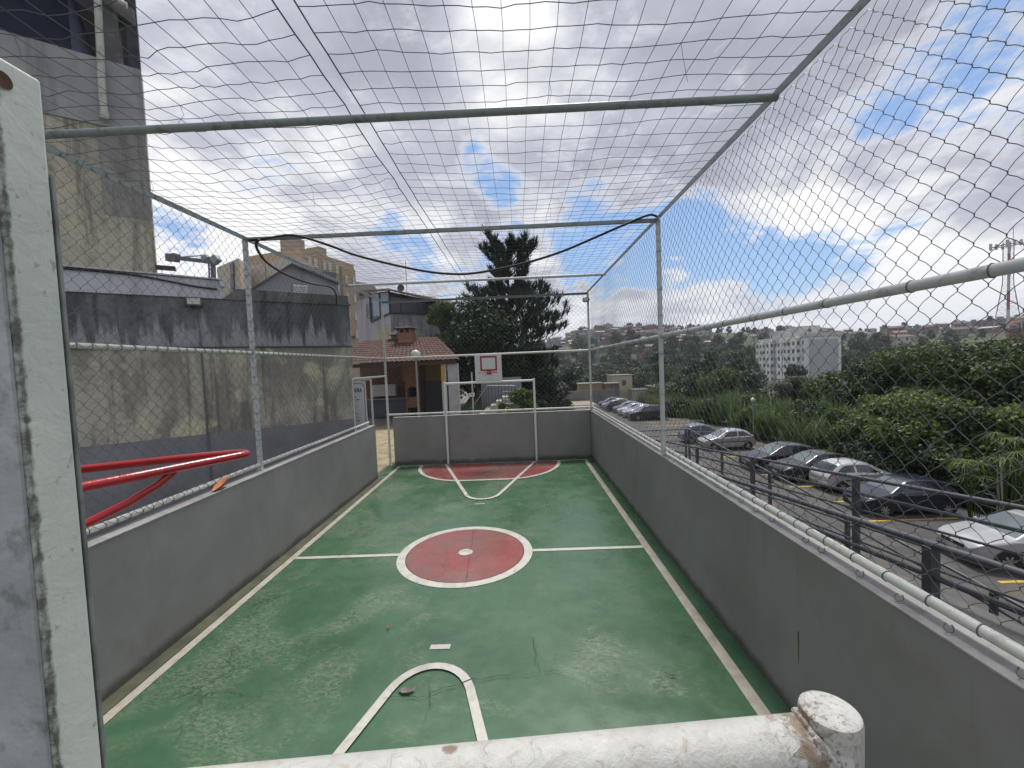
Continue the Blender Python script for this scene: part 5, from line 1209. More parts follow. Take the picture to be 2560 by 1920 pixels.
# ------------------------------------------------------------------ white apartment block and radio mast across the valley
AP=mat('apartment_white',(.70,.70,.69),.85,var=.05,scale=.1); APG=mat('apartment_grey',(.42,.425,.44),.85,var=.05,scale=.1,dirt=(.30,.30,.31),dirt_amt=.4,dirt_scale=.15,streak=True); APP=mat('apartment_parapet',(.50,.50,.46),.85,var=.08,scale=.2); APW=mat('apartment_window',(.09,.10,.13),.3)
g0=PY(2015,842,147)[:2]; g1=PY(2103,836,145.5)[:2]; f1=PY(1898,851,194)[:2]; ztop=PY(2015,842,147)[2]; ab=empty('apartment_tower',(g0[0],g0[1],-14),0,'tall white and grey apartment tower standing among the trees across the valley','building')
def apart(m,name,matl,p=None): o=m.build(name,matl); adopt(ab,o); return o
gd=(g1-g0)/np.linalg.norm(g1-g0); fd=(f1-g0); FL=np.linalg.norm(fd); fd/=FL; fo=np.array([-fd[1],fd[0]]); 
if fo@(EYE[:2]-g0)<0: fo=-fo
go=np.array([-gd[1],gd[0]])*-1
if go@(EYE[:2]-g0)<0: go=-go
apart(MB().prism([tuple(g0),tuple(g1),tuple(g1+fd*FL),tuple(f1)],-16,ztop),'wall',AP)
m=MB(); m.prism([tuple(g0+gd*.9+go*.15),tuple(g1-gd*1.0+go*.15),tuple(g1-gd*1.0),tuple(g0+gd*.9)],-16,ztop-1.0); apart(m,'gable_panel',APG)
m=MB(); q=.35; m.prism([tuple(g0+go*q+fo*q),tuple(g1+go*q-fo*q),tuple(g1+fd*FL-fo*q),tuple(f1+fo*q)],ztop,ztop+1.2); apart(m,'parapet',APP)
m=MB(); m.prism([tuple(g0+gd*.2+fd*6),tuple(g0+gd*7.+fd*6),tuple(g0+gd*7+fd*13),tuple(g0+gd*.2+fd*13)],ztop+1.2,ztop+4.1); apart(m,'roof_house',APP)
m=MB(); m.prism([tuple(g0+gd*.5+fd*26),tuple(g0+gd*6.+fd*26),tuple(g0+gd*6+fd*36),tuple(g0+gd*.5+fd*36)],ztop+1.2,ztop+3.8); apart(m,'roof_house',APG)
m=MB(); q0=g0+gd*3.2+fd*5.9; m.prism([tuple(q0),tuple(q0+gd*.9),tuple(q0+gd*.9-fd*.1),tuple(q0-fd*.1)],ztop+1.9,ztop+3.0); apart(m,'window',APW)
def bays():
    for b0,b1,dep,mt in ((0.5,4.5,.0,APG),(4.5,9.5,1.3,AP),(13.,17.,1.3,AP),(18.5,23.5,1.3,AP),(27.,30.5,.1,APG),(30.5,36,1.3,AP),(40,44.5,1.3,AP),(45.5,49.,1.3,AP)):
        if dep>0: apart(MB().prism([tuple(g0+fd*b0),tuple(g0+fd*b1),tuple(g0+fd*b1+fo*dep),tuple(g0+fd*b0+fo*dep)],-16,ztop-.05),'bay',mt)
        for r in range(7):
            z=ztop-2.6-r*2.8; m=MB(); bb=(b0+b1)/2; s=.9 if dep>.5 else .5
            m.prism([tuple(g0+fd*(bb-s)+fo*(dep+.06)),tuple(g0+fd*(bb+s)+fo*(dep+.06)),tuple(g0+fd*(bb+s)+fo*(dep-.02)),tuple(g0+fd*(bb-s)+fo*(dep-.02))],z,z+1.35); apart(m,'window',APW)
            if dep>.5:   # flank windows facing the camera side
                m=MB(); q0=g0+fd*(b0-.05); m.prism([tuple(q0+fo*(dep*.25)),tuple(q0+fo*(dep*.8)),tuple(q0+fo*(dep*.8)+fd*.04),tuple(q0+fo*(dep*.25)+fd*.04)],z+.1,z+1.3); apart(m,'window',APW)
bays()
MR=mat('mast_red',(.30,.13,.13),.7); MW=mat('mast_white',(.46,.45,.46),.7); D_=190.
b0=PY(2518,862,D_); zt=PY(2525,604,D_)[2]; mt=empty('radio_mast',(b0[0],b0[1],b0[2]-25),0,'tall red and white lattice radio mast on the skyline at the right edge','mast')
def wdt(z): f=(z-b0[2])/(zt-b0[2]); return max(1.1,3.6*(1-f*1.15))
z=b0[2]-25; k=0; nseg=26; hs=(zt-z)/nseg; ax=np.array([b0[0],b0[1]])
for k in range(nseg):
    za,zb=z+hs*k,z+hs*(k+1); wa,wb=wdt(max(za,b0[2])),wdt(max(zb,b0[2])); m=MB(); C4=[(-1,-1),(1,-1),(1,1),(-1,1)]
    for i in range(4):
        p=[ax[0]+C4[i][0]*wa,ax[1]+C4[i][1]*wa,za]; q=[ax[0]+C4[i][0]*wb,ax[1]+C4[i][1]*wb,zb]; j=(i+1)%4; q2=[ax[0]+C4[j][0]*wb,ax[1]+C4[j][1]*wb,zb]
        m.tube([p,q],.12,n=4,caps=False); m.tube([p,q2],.05,n=3,caps=False); m.tube([q,q2],.05,n=3,caps=False)
    m.tube([[ax[0]+.5,ax[1],za],[ax[0]+.5,ax[1],zb]],.35,n=5,caps=False)
    adopt(mt,m.build('lattice_section',MR if (k//3)%2 else MW))
for zz,ww in ((zt-1.5,4.6),(zt-13,4.4)):
    m=MB()
    for i in range(4):
        a_=C4[i]; j=(i+1)%4; m.tube([[ax[0]+a_[0]*ww*.7,ax[1]+a_[1]*ww*.7,zz],[ax[0]+C4[j][0]*ww*.7,ax[1]+C4[j][1]*ww*.7,zz]],.18,n=4)
        m.box(ax[0]+a_[0]*ww*.9-.4,ax[0]+a_[0]*ww*.9+.4,ax[1]+a_[1]*ww*.7-.3,ax[1]+a_[1]*ww*.7+.3,zz-1.3,zz+1.6); m.box(ax[0]+a_[0]*ww*.3-.35,ax[0]+a_[0]*ww*.3+.35,ax[1]+a_[1]*ww*.75-.3,ax[1]+a_[1]*ww*.75+.3,zz-1.,zz+1.4)
    adopt(mt,m.build('antenna_platform',MW))
m=MB(); m.tube([[ax[0]+2,ax[1],zt],[ax[0]+2,ax[1],zt+6]],.08,n=4); adopt(mt,m.build('whip_antenna',MW))
# ------------------------------------------------------------------ vegetation
def leaf_mesh(name,C,Rad,n,size,mats,parent,seed,up=.35,shell=.55,asp=.5,mi_p=None):
    """n leaf blades spread through the ellipsoids C,Rad"""
    rs=np.random.RandomState(seed); C=np.array(C,float); Rad=np.array(Rad,float)
    wt=(Rad.prod(1))**.67; wt/=wt.sum(); k=rs.choice(len(C),n,p=wt)
    d=rs.randn(n,3); d/=np.linalg.norm(d,axis=1)[:,None]; r=rs.rand(n)**(1/3.); r=shell+(1-shell)*r; r=np.where(rs.rand(n)<.18,rs.rand(n),r)
    r*=1+.10*rs.randn(n)
    P=C[k]+Rad[k]*d*r[:,None]
    N=d*.7+rs.randn(n,3)*.55; N[:,2]+=up; N/=np.linalg.norm(N,axis=1)[:,None]
    A=np.cross(N,rs.randn(n,3)); A[:,2]-=.25; A-=N*(A*N).sum(1)[:,None]; A/=np.linalg.norm(A,axis=1)[:,None]+1e-9; B=np.cross(N,A)
    s=size*(.55+.9*rs.rand(n))[:,None]
    V=np.stack([P-A*s*.5,P+B*s*asp*.5+N*s*.06,P+A*s*.5-N*s*.08,P-B*s*asp*.5+N*s*.06],1)
    F=np.arange(4*n).reshape(n,4)
    mi=None
    if mi_p: mi=(rs.rand(n)<mi_p).astype(int)
    return npmesh(name,V.reshape(-1,3),F,mats,parent,mi=mi)
def lm(n,a,b,t=.22): return leafmat(n,a,b,t)
LDARK=lm('leaf_dark',(.014,.028,.012),(.030,.056,.022),.15); LMID=lm('leaf_mid',(.034,.064,.018),(.090,.140,.040),.28); LBRT=lm('leaf_bright',(.070,.115,.024),(.17,.23,.06),.3); LOLV=lm('leaf_olive',(.045,.060,.022),(.10,.115,.045)); LYEL=lm('leaf_yellow',(.22,.20,.03),(.35,.30,.06)); LGRS=lm('blade_green',(.055,.105,.028),(.15,.22,.075),.3); LPINE=lm('pine_needle',(.016,.030,.020),(.034,.060,.036),.1); LFAR=lm('leaf_far',(.034,.056,.030),(.070,.10,.05),.2)
BARK=mat('bark',(.060,.048,.038),.95,var=.4,scale=8,bump=.6,bscale=14)
def limbs(m,base,h,tips,r0,rng):
    m.tube(smoothpts([base,(base[0]+rng.uniform(-.08,.08)*h*.3,base[1]+rng.uniform(-.05,.05)*h*.3,base[2]+h*.35),(base[0]+rng.uniform(-.1,.1)*h*.3,base[1],base[2]+h*.7)],4),[r0*(1-.07*i) for i in range(9)],n=8)
    for t in tips:
        f=rng.uniform(.25,.65); s=np.array([base[0],base[1],base[2]+h*f]); t=np.array(t); mid=(s+t)/2+np.array([0,0,rng.uniform(-.1,.25)*h*.2])
        m.tube(smoothpts([s,mid,t],4),[r0*.5*(1-.09*i) for i in range(9)],n=6)
def tree(name,label,x,y,z0,ztop,rad,n,leaf,lmats,seed,cat='tree',group=None,clumps=11,low=.25,flat=1.0,mi_p=None,asp=.5,trunk=True):
    rng=random.Random(seed); h=ztop-z0
    e=empty(name,(x,y,z0),0,label,cat,group)
    C=[];Rd=[]
    zc0=h*low
    for i in range(clumps):
        a=rng.uniform(0,2*math.pi); f=(i+.5)/clumps; zz=zc0+(h-zc0)*f*.88
        env=math.sin(math.pi*min(1,max(.12,.22+.66*f)))**.75
        rr=rad*env*math.sqrt(rng.uniform(.05,1))*.72; cr=rad*rng.uniform(.22,.50)*(.75+.4*env)
        C.append((rr*math.cos(a),rr*math.sin(a),zz)); Rd.append((cr,cr,cr*rng.uniform(.55,.8)*flat))
    C.append((0,0,h-rad*.34*flat)); Rd.append((rad*.36,rad*.36,rad*.32*flat))
    o=leaf_mesh('crown',C,Rd,n,leaf,lmats,e,seed,mi_p=mi_p,asp=asp)
    if trunk:
        m=MB(); limbs(m,(0,0,-.2),h*.9,[c for c in C[::2]],max(.06,h*.016),rng); m.build('trunk',BARK,e,smooth=True)
    return e
def at(u,y): return PY(u,960,y)[0]
def vz(u,v,y): return PY(u,v,y)[2]
# ---- trees behind the kiosk
tree('broadleaf_tree','dense dark broadleaf tree behind the kiosk roof',at(1185,22.5),22.5,-.03,vz(1170,735,22.5),2.75,21000,.17,[LDARK,LMID],11,low=.22,clumps=20,mi_p=.10)
tree('broadleaf_tree','greener leafy tree crown poking over the veranda of the grey house',at(1118,24.5),24.5,-.03,vz(1105,752,24.5),1.75,9000,.17,[LMID,LBRT],12,low=.35,clumps=12,mi_p=.25)
tree('broadleaf_tree','very dark bushy tree under the pine, left of the far corner post',at(1322,27.),27.,-2.,vz(1320,850,27),2.2,15000,.18,LDARK,13,low=.1,clumps=16)
tree('broadleaf_tree','dark low tree filling the space behind the far backboard',at(1235,26.),26.,-.5,vz(1235,850,26),2.3,12000,.18,LDARK,14,low=.08,clumps=15)
tree('broadleaf_tree','small dark tree right of the pine just above the parked dark car',at(1370,40.),40.,-4.2,vz(1370,925,40),2.4,9000,.22,LDARK,15,low=.1,clumps=12)
# ---- pine
def pine(x,y,z0,zt,label,seed):
    rng=random.Random(seed); rs=np.random.RandomState(seed); h=zt-z0; e=empty('pine_tree',(x,y,z0),0,label,'tree')
    m=MB(); m.tube(smoothpts([(0,0,-.2),(.05,0,h*.4),(-.04,.03,h*.75),(0,0,h*.97)],5),[.17*(1-.058*i) for i in range(16)],n=8)
    tips=[]
    prof=lambda f: np.interp(f,[0.22,.3,.42,.55,.66,.72,.80,.88,.96,1.0],[2.6,3.1,3.2,2.85,2.5,1.35,1.5,1.75,1.35,.5])
    f=.22
    while f<.985:
        nb=6 if f<.7 else 5; a0=rng.uniform(0,6.28)
        for k in range(nb):
            a=a0+2*math.pi*k/nb+rng.uniform(-.3,.3); L=prof(f)*rng.uniform(.72,1.08)
            dr=np.array([math.cos(a),math.sin(a),0]); rise=rng.uniform(.0,.30)+(.55 if f>.74 else .05)-(.2 if f<.35 else 0)
            P=[np.array([0,0,h*f])+dr*L*s+np.array([0,0,L*(rise*s+.22*s*s-.12*s)]) for s in np.linspace(0,1,6)]
            m.tube(P,[.045*(1-.15*i) for i in range(6)],n=5,caps=False)
            for s in np.linspace(.38,1,6):
                q=np.array([0,0,h*f])+dr*L*s+np.array([0,0,L*(rise*s+.22*s*s-.12*s)])
                nsub=2 if s<.99 else 1
                for j in range(nsub):
                    sd=np.array([-dr[1],dr[0],0])*(1 if j else -1); l2=rng.uniform(.15,.55)*(L/2.2) if s<.99 else .12
                    tp=q+sd*l2*.8+dr*l2*.6+np.array([0,0,l2*.8+.10]); m.tube([q,tp],.016,n=4,caps=False); tips.append((tp,(tp-q)/np.linalg.norm(tp-q)))
        f+=rng.uniform(.055,.085) if not .66<f<.72 else .05
    m.build('trunk',BARK,e,smooth=True)
    V=[]
    for tp,dd in tips:
        nn=46; D=rs.randn(nn,3)*.50+dd*1.0+np.array([0,0,.62]); D/=np.linalg.norm(D,axis=1)[:,None]
        B=tp-dd*(rs.rand(nn,1)*.30); ln=(.28+.20*rs.rand(nn,1)); S=np.cross(D,rs.randn(nn,3)); S/=np.linalg.norm(S,axis=1)[:,None]; w=.021
        V.append(np.stack([B-S*w*.6,B+S*w*.6,B+D*ln+S*w*.5,B+D*ln-S*w*.5],1))
    V=np.concatenate(V); npmesh('crown',V.reshape(-1,3),np.arange(len(V)*4).reshape(-1,4),LPINE,e)
    return e
pine(at(1283,25.),25.,-.1,vz(1300,632,25.),'tall dark pine with upturned needle tufts rising above the far goal',21)
# ---- shrub and low plants by the stair
tree('shrub','spiky bright green shrub just behind the far goal net space',at(1302,15.3),15.3,-.05,vz(1300,968,15.3),.62,6500,.11,[LBRT,LMID],31,'shrub',clumps=14,low=.02,mi_p=.5,asp=.28,trunk=False)
tree('shrub','dark low shrub beside the garden stair',at(1253,16.2),16.2,-.05,vz(1250,1006,16.2),.45,2200,.10,LMID,32,'shrub',clumps=8,low=.02,trunk=False)
tree('flower_clump','small yellow green plant clump behind the far court wall',at(1266,14.6),14.6,-.05,vz(1266,1018,14.6),.28,900,.07,LYEL,33,'plant',clumps=6,low=.02,flat=.7,trunk=False)
tree('shrub','dark shrub edging the car park behind the far corner of the court',at(1352,17.),17.,-.3,vz(1350,1000,17.),.5,3000,.11,LDARK,34,'shrub',clumps=9,low=.02,trunk=False)
# ---- right bank: big trees, each one its own
back=[(2105,37,925,3.0,LMID),(2185,34,898,3.4,LDARK),(2262,32,872,3.5,LMID),(2345,29.5,853,3.7,LMID),(2432,28,846,3.7,LDARK),(2522,26,840,3.8,LMID),(2630,25,842,4.0,LDARK)]
blabs=['dark tree right beside the white apartment tower','tall dark tree left in the back row of the bank','mid green tree in the back row below the hillside houses','high rounded tree in the back row, its top against the far ridge','dark crowned tree in the back row left of the radio mast','tall tree in the back row right under the radio mast','tree at the right edge of the back row']
for i,(u,y,v,r,mt_) in enumerate(back):
    x=at(u,y); tree('bank_tree',blabs[i],x,y,land(x,y),vz(u,v,y),r,17000,.24,[mt_,LBRT],40+i,low=.12,clumps=22,mi_p=.22)
front=[(2150,25,1035,2.0,LMID),(2215,22.5,1000,2.3,LDARK),(2300,21.2,985,2.4,LBRT),(2385,20.2,990,2.4,LMID),(2465,19.4,1020,2.2,LDARK),(2560,18.6,1005,2.4,LBRT),(2660,18,1010,2.4,LMID)]
flabs=['low dark green tree behind the silver tail out hatchback','dark shrubby tree in the front row beside the tall grass','bright yellowish green tree in the front row above the navy hatchback','mid green leafy tree in the front row above the concrete posts','dark leafy tree in the front row over the nearest silver car','bright leafy tree in the front row at the right edge','leafy front row tree just cut by the picture edge']
for i,(u,y,v,r,mt_) in enumerate(front):
    x=max(at(u,y),20.6); tree('bank_tree',flabs[i],x,y,land(x,y),vz(u,v,y),r,15000,.21,[mt_,LBRT if mt_ is not LDARK else LMID],60+i,low=.04,clumps=20,mi_p=.3)
for i,(u,y,v,r,mt_,lb) in enumerate([(1665,72,955,4.2,LMID,'bushy tree behind the fence post beyond the car park'),(1735,62,938,3.9,LDARK,'dark rounded tree behind the globe lamp'),(1800,58,925,3.6,LMID,'taller green tree between the globe lamp and the apartment tower'),(1825,56,955,2.4,LDARK,'dark shrubby tree just left of the apartment tower foot'),(1700,50,1000,2.3,LDARK,'low dark shrub tree behind the far cane grass'),(1600,84,925,5.,LDARK,'dark tree mass just right of the cream building'),(1660,95,905,5.,LMID,'green tree rising behind the cream building')]):
    x=at(u,y); tree('bank_tree',lb,x,y,land(x,y),vz(u,v,y),r,9000,.34,[mt_,LBRT],140+i,low=.05,clumps=18,mi_p=.15)
hedge=[(2110,24),(2170,22.5),(2240,21),(2310,19.9),(2380,19.0),(2450,18.2),(2530,17.4)]
for i,(x,y,v,r,mt_,lb) in enumerate([(21.2,27.5,1020,1.5,LMID,'leafy shrub in a gap of the elephant grass behind the grey sedan'),(22.5,32,1000,1.7,LDARK,'dark shrub in the elephant grass behind the small silver hatchback'),(21.,36.5,1010,1.5,LBRT,'light green shrub in the elephant grass near the globe lamp'),(23.2,41,985,1.9,LMID,'round shrub among the elephant grass behind the grey hatchback'),(21.3,45,1000,1.6,LDARK,'dark shrub where the elephant grass ends'),(24.5,29,985,1.8,LBRT,'light leafy shrub between elephant grass and tall bank trees')]):
    u_=1280+FPX*((x-CX)/y+.0176); tree('bank_shrub',lb,x,y,land(x,y),vz(u_,v,y),r,6500,.22,[mt_,LBRT],170+i,'shrub',low=.03,clumps=15,mi_p=.2)
for i,(u,y) in enumerate(hedge):
    x=at(u,y)+.4; x=max(x,20.0); tree('hedge_shrub','dark leafy undergrowth shrub behind the concrete fence posts',x,y,land(x,y)-.1,vz(u,1090+i*8,y),1.55,7500,.19,[LDARK,LMID],80+i,'shrub','dark shrubs behind the concrete fence posts',low=.02,clumps=13,mi_p=.25,trunk=False)
# ---- tall grass bank
def grass_bank(name,label,pts,hmin,hmax,seed,mats,nb=26,wd=.035):
    rs=np.random.RandomState(seed); V=[];F=[];c=0
    for (x,y,z) in pts:
        H=rs.uniform(hmin,hmax)
        for b in range(nb):
            a=rs.uniform(0,2*math.pi); L=H*rs.uniform(.55,1.05); bx,by=x+rs.normal()*.22,y+rs.normal()*.22; lean=rs.uniform(.08,.55); s0=rs.uniform(0,.45)
            dx,dy=math.cos(a),math.sin(a); px,py=-dy,dx; n=6; w0=wd*rs.uniform(.7,1.3)
            for k in range(n+1):
                t=k/n; h=L*(t-.42*lean*t*t*1.6); o=L*lean*t*t*.95; w=w0*(1-t**2.2)+.004
                V.append((bx+dx*o+px*w,by+dy*o+py*w,z+s0*H*.55+h*(1-s0*.55))); V.append((bx+dx*o-px*w,by+dy*o-py*w,z+s0*H*.55+h*(1-s0*.55)))
            for k in range(n): F.append((c+2*k,c+2*k+1,c+2*k+3,c+2*k+2))
            c+=2*(n+1)
    o=npmesh(name,V,F,mats); tag(o,label,'grass',kind='stuff'); return o
rs_=np.random.RandomState(4); pts=[]
for i in range(250):
    y=24.5+22.5*rs_.rand(); x=rs_.uniform(20.0,25.5)
    if math.sin(y*1.3)+math.sin(x*1.9+y*.7)<-.35: continue
    pts.append((x,y,land(x,y)+ (x-20)*.18))
grass_bank('tall_grass','tall bright elephant grass on the bank behind the parked cars',pts,2.3,3.7,5,LGRS,34,.038)
pts=[(rs_.uniform(18.8,24),rs_.uniform(48,66),-4.9) for i in range(240)]
grass_bank('cane_grass','pale cane grass at the far end of the car park',pts,1.6,2.6,6,lm('cane_blade',(.05,.085,.02),(.14,.18,.06),.3),22,.035)
pts=[(rs_.uniform(19.9,20.6),rs_.uniform(11,24),-4.8) for i in range(70)]
grass_bank('verge_grass','grass tufts along the foot of the concrete posts',pts,.4,.9,7,LMID,16,.02)
# papyrus like plants at the right edge
def umbrella_plant(x,y,z0,h,label,seed):
    rng=random.Random(seed); e=empty('umbrella_plant',(x,y,z0),0,label,'plant','drooping umbrella plants by the fence posts'); m=MB(); V=[];F=[];c=0
    for s in range(9):
        a=rng.uniform(0,6.28); tx,ty=x*0+.35*math.cos(a)*rng.random()*2,.35*math.sin(a)*rng.random()*2; hh=h*rng.uniform(.7,1.05); m.tube([(tx*.3,ty*.3,0),(tx,ty,hh)],.012,n=4)
        for k in range(22):
            b=2*math.pi*k/22+rng.uniform(-.1,.1); L=rng.uniform(.45,.75); dx,dy=math.cos(b),math.sin(b); up=rng.uniform(.15,.5)
            for j in range(6):
                t=j/5; w=.016*(1-t*.85); zz=hh+L*(up*t-.75*t*t); V+= [(tx+dx*L*t-dy*w,ty+dy*L*t+dx*w,zz),(tx+dx*L*t+dy*w,ty+dy*L*t-dx*w,zz)]
            for j in range(5): F.append((c+2*j,c+2*j+1,c+2*j+3,c+2*j+2))
            c+=12
    m.build('stem',LMID,e); npmesh('leaf_umbels',V,F,LBRT,e)
for i,(u,v,y,lb) in enumerate([(2440,1150,16.6,'drooping umbrella plant between two concrete posts above the nearest silver car'),(2520,1095,16.2,'tall drooping umbrella plant at the right picture edge'),(2570,1140,15.6,'umbrella plant partly outside the right picture edge')]):
    x=at(u,y); umbrella_plant(x,y,-4.8,vz(u,v,y)+4.8,lb,90+i)
# feathery tree in front of the apartment tower
def feather_tree(x,y,z0,zt,label,seed,R_=2.6):
    rng=random.Random(seed); h=zt-z0; e=empty('feathery_tree',(x,y,z0),0,label,'tree'); m=MB(); V=[];F=[];c=0
    m.tube([(0,0,-.2),(.1,0,h*.45),(0,0,h*.8)],[.14,.11,.07],n=7)
    for s in range(46):
        a=rng.uniform(0,6.28); rr=rng.uniform(0,R_*.75); zc=h*rng.uniform(.52,.92)-rr*.12; b0=np.array([rr*math.cos(a),rr*math.sin(a),zc])
        if s%4==0: m.tube([(0,0,h*.5),tuple(b0)],.035,n=5)
        for k in range(7):
            b=rng.uniform(0,6.28); L=rng.uniform(.9,1.5); d_=np.array([math.cos(b),math.sin(b),0]); sd=np.array([-d_[1],d_[0],0])
            for j in range(14):
                t=(j+1)/14; q=b0+d_*L*t+np.array([0,0,L*(.28*t-.55*t*t)]); w=.22*math.sin(math.pi*(.12+.8*t))
                for g in (1,-1):
                    t1=q+sd*g*w+np.array([0,0,-.05]); V+= [q-d_*.022,q+d_*.022,t1+d_*.03,t1-d_*.012]; F.append((c,c+1,c+2,c+3)); c+=4
    m.build('trunk',BARK,e,smooth=True); npmesh('crown',np.array(V),F,LOLV,e)
x=at(1985,40); feather_tree(x,40,land(x,40),vz(1975,925,40),'feathery crowned tree in front of the white apartment tower',101,2.5)
x=at(2065,38.5); feather_tree(x,38.5,land(x,38.5),vz(2060,945,38.5),'second feathery tree overlapping the foot of the apartment tower',102,2.2)
# ---- wood in the valley: every tree its own object, copied from a few grown forms
protos=[]
for i,(mt_,r,h,cl,nn) in enumerate([(LFAR,4.2,10.5,15,3600),(LDARK,3.8,9.5,14,3400),(LOLV,3.6,11.5,14,3000),(LMID,4.6,9.0,16,3800),(LFAR,3.0,13.0,13,2800)]):
    protos.append((tree('valley_tree','proto',0,0,0,h,r,nn,.62,[mt_,LFAR],120+i,group='trees of the wood in the valley',clumps=cl,low=.12,mi_p=.2),h,r))
VL=['greyish green tree of the valley wood','dark round tree of the valley wood','olive loose tree of the valley wood','broad mid green tree of the valley wood','tall slim grey green tree of the valley wood']
rng=random.Random(77); used=[False]*5; placed=[]
def put(k,x,y,z,s):
    p=protos[k][0]
    o=p if not used[k] else copy_tree(p); used[k]=True
    o.location=(x,y,z); o.rotation_euler=(0,0,rng.uniform(0,6.28)); o.scale=(s,s,s*rng.uniform(.88,1.1)); o['label']=VL[k]+(' beyond the car park' if True else '')
def free(x,y,r):
    for a,b,c in placed:
        if (a-x)**2+(b-y)**2<(.55*(r+c))**2: return False
    return True
def wood(n,a0,a1,d0,d1,s0,s1,kinds,avoid=True):
    c=0; tries=0
    while c<n and tries<n*40:
        tries+=1; a=rng.uniform(a0,a1); dd=d0+(d1-d0)*rng.random()**.8; x,y=dd*math.sin(a),dd*math.cos(a); k=rng.choice(kinds); s=rng.uniform(s0,s1); r=protos[k][2]*s
        if avoid and x<27 and y<86 and x>-3: continue
        if 96<x<126 and 135<y<205: continue
        if .515<a<.70 and dd<160: s=min(s,.25)
        if not free(x,y,r): continue
        z=land(x,y); v=z+protos[k][1]*s
        if math.degrees(math.atan2(v-CZ,dd))>(.2 if a<.45 else 1.2) and dd<240: s*=.74
        placed.append((x,y,r)); put(k,x,y,z-.4,s); c+=1
wood(24,.09,.60,88,112,1.0,1.3,[0,1,2,3,4])
wood(46,.06,.66,112,165,1.25,1.65,[0,1,2,3,4])
wood(36,.05,.72,165,250,1.3,1.8,[0,1,2,4])
wood(18,.72,1.15,45,110,.7,1.05,[0,1,3])
wood(24,.70,1.2,110,230,.8,1.2,[0,1,2,3])
wood(80,.05,.74,250,400,1.3,1.9,[0,1,2,3],False)
wood(40,.74,1.2,230,400,1.2,1.7,[0,1,2],False)
wood(60,.0,1.2,400,560,.6,.95,[0,1,2],False)
for k in range(5):
    if not used[k]: bpy.data.objects.remove(protos[k][0])
# ------------------------------------------------------------------ houses on the far hillside, each one its own object
HC=[('unplastered red brick house with a flat top on the far hillside',(.22,.135,.115)),('pale rendered house on the far hillside',(.42,.41,.40)),('ochre yellow house on the far hillside',(.46,.31,.10)),('grey cement house on the far hillside',(.24,.235,.235)),('pinkish house on the far hillside',(.40,.27,.24)),('bluish house on the far hillside',(.24,.30,.36)),('dull brown house on the far hillside',(.22,.17,.14)),('orange tiled house on the far hillside',(.45,.20,.11))]
HM=[mat('hill_house_%s'%n.split()[0],c,.9,var=.12,scale=.3) for n,c in HC]
HW=mat('hill_window',(.06,.06,.07),.5); HR=[mat('hill_roof_clay',(.15,.105,.095),.9),mat('hill_roof_grey',(.20,.20,.20),.9),mat('hill_roof_pale',(.38,.37,.36),.9)]
hproto={}
def hill_house(k,var):
    if (k,var) in hproto: return hproto[(k,var)].copy()
    rg=random.Random(k*10+var); w_,d_,h_=rg.uniform(6.5,10.5),rg.uniform(6,8),rg.choice([3.2,5.8,6.2,8.6]); m=MB(); m.cur=0; m.box(-w_/2,w_/2,-d_/2,d_/2,-6,h_)
    m.cur=1
    fl=int(h_/2.8)
    for f in range(fl):
        x=-w_/2+.8
        while x<w_/2-1.4:
            if rg.random()<.75:
                z=f*2.8+1.; m.box(x,x+rg.uniform(.9,1.5),-d_/2-.05,-d_/2+.02,z,z+1.2)
            x+=rg.uniform(1.8,2.8)
    m.cur=2
    t=var%3
    if t==0: m.extrude([(-w_/2-.4,-d_/2-.5,h_),(-w_/2-.4,d_/2+.5,h_),(-w_/2-.4,0,h_+1.7)],(w_+.8,0,0))
    elif t==1: m.box(-w_/2-.2,w_/2+.2,-d_/2-.4,d_/2+.2,h_,h_+.3); m.box(-w_/4,w_/5,-1,1.5,h_+.3,h_+1.9)
    else: m.extrude([(-w_/2-.3,-d_/2-.5,h_),(-w_/2-.3,d_/2+.3,h_),(-w_/2-.3,d_/2+.3,h_+1.4)],(w_+.6,0,0))
    o=m.build('hill_house',[HM[k],HW,HR[(k+var)%3]]); hproto[(k,var)]=o; return o
rg=random.Random(51); hp=[]; cnt=0; tries=0
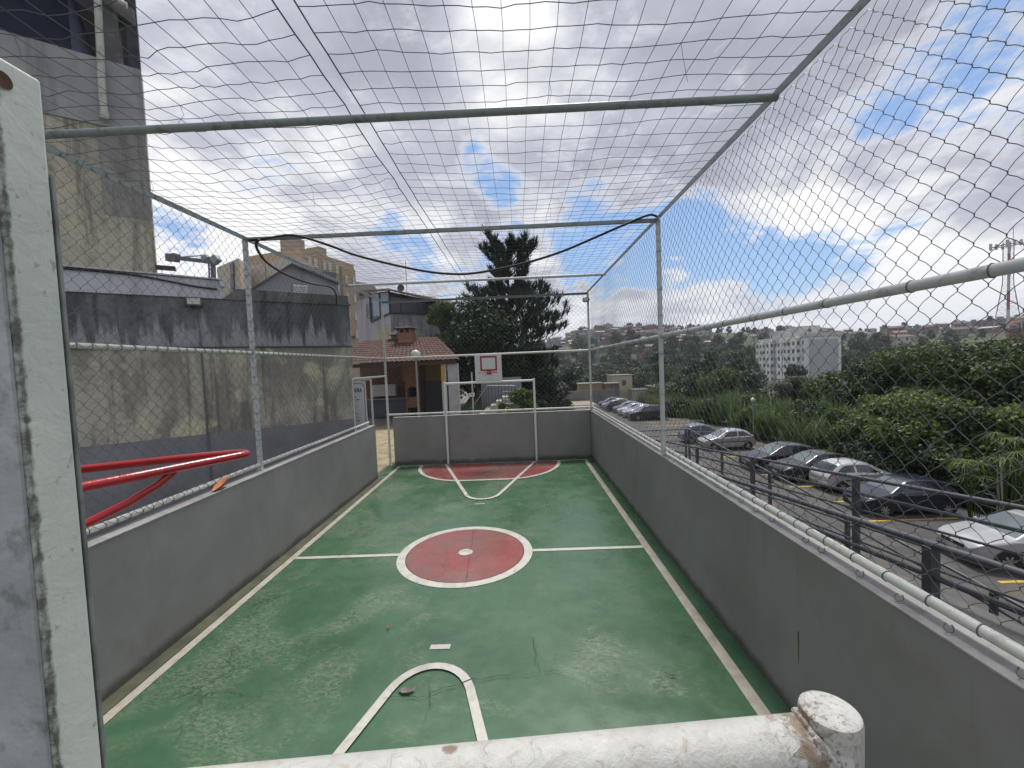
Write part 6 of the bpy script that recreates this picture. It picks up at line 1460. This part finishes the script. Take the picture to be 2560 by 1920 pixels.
while cnt<285 and tries<9000:
    tries+=1
    if rg.random()<.70: a=rg.uniform(.07,.42)
    else: a=rg.uniform(.50,1.2)
    dd=rg.uniform(375,548) if a<.42 else rg.uniform(430,548); x,y=dd*math.sin(a),dd*math.cos(a)
    if any((x-p[0])**2+(y-p[1])**2<8.2**2 for p in hp): continue
    if a>.5 and rg.random()<.25: continue
    k=rg.choices(range(8),[4.5,4.5,.8,6.5,2.2,.8,5,.5])[0]; var=rg.randint(0,3); o=hill_house(k,var)
    if o.name not in col.objects: col.objects.link(o)
    o.location=(x,y,land(x,y)); o.rotation_euler=(0,0,-a+rg.uniform(-.5,.5)); s=rg.uniform(.72,1.0); o.scale=(s,s,s); tag(o,HC[k][0],'house','houses on the far hillside'); hp.append((x,y)); cnt+=1
for u,v,D,k,var,lb in [(1490,868,330,2,1,'bright ochre two storey house at mid height on the far hillside'),(1643,862,320,2,1,'wide yellow house just left of the near fence post'),(1425,886,300,4,1,'pink terraced house low on the far hillside by the corner post'),(1480,888,300,1,1,'white flat roofed house low on the far hillside'),(1612,890,300,7,0,'orange roofed house low on the far hillside'),(2205,876,330,2,1,'lone yellow house on the ridge right of the apartment tower'),(2255,878,330,1,2,'white roofed house on the ridge right of the apartment tower')]:
    P=PY(u,v,300.)
    for D in range(300,545,4):
        P=PY(u,v,float(D))
        if land(P[0],P[1])+2.5>P[2]: break
    o=hill_house(k,var)
    if o.name not in col.objects: col.objects.link(o)
    o.location=(P[0],P[1],land(P[0],P[1])); o.rotation_euler=(0,0,-.3); o.scale=(1.25,1.1,1.1); tag(o,lb,'house','houses on the far hillside')

# ------------------------------------------------------------------ air
hm=bpy.data.materials.new('haze_air'); hm.use_nodes=True; ht=NT(hm.node_tree); ht.n.clear(); ho=ht.add('ShaderNodeOutputMaterial'); pv=ht.add('ShaderNodeVolumePrincipled')
pv.inputs['Color'].default_value=(.80,.86,.96,1); pv.inputs['Density'].default_value=.00024; pv.inputs['Anisotropy'].default_value=.2
ht.l.new(pv.outputs[0],ho.inputs['Volume'])
hz=MB().box(-2600,2600,-2600,2600,-40,75).build('haze',hm); tag(hz,kind='stuff')
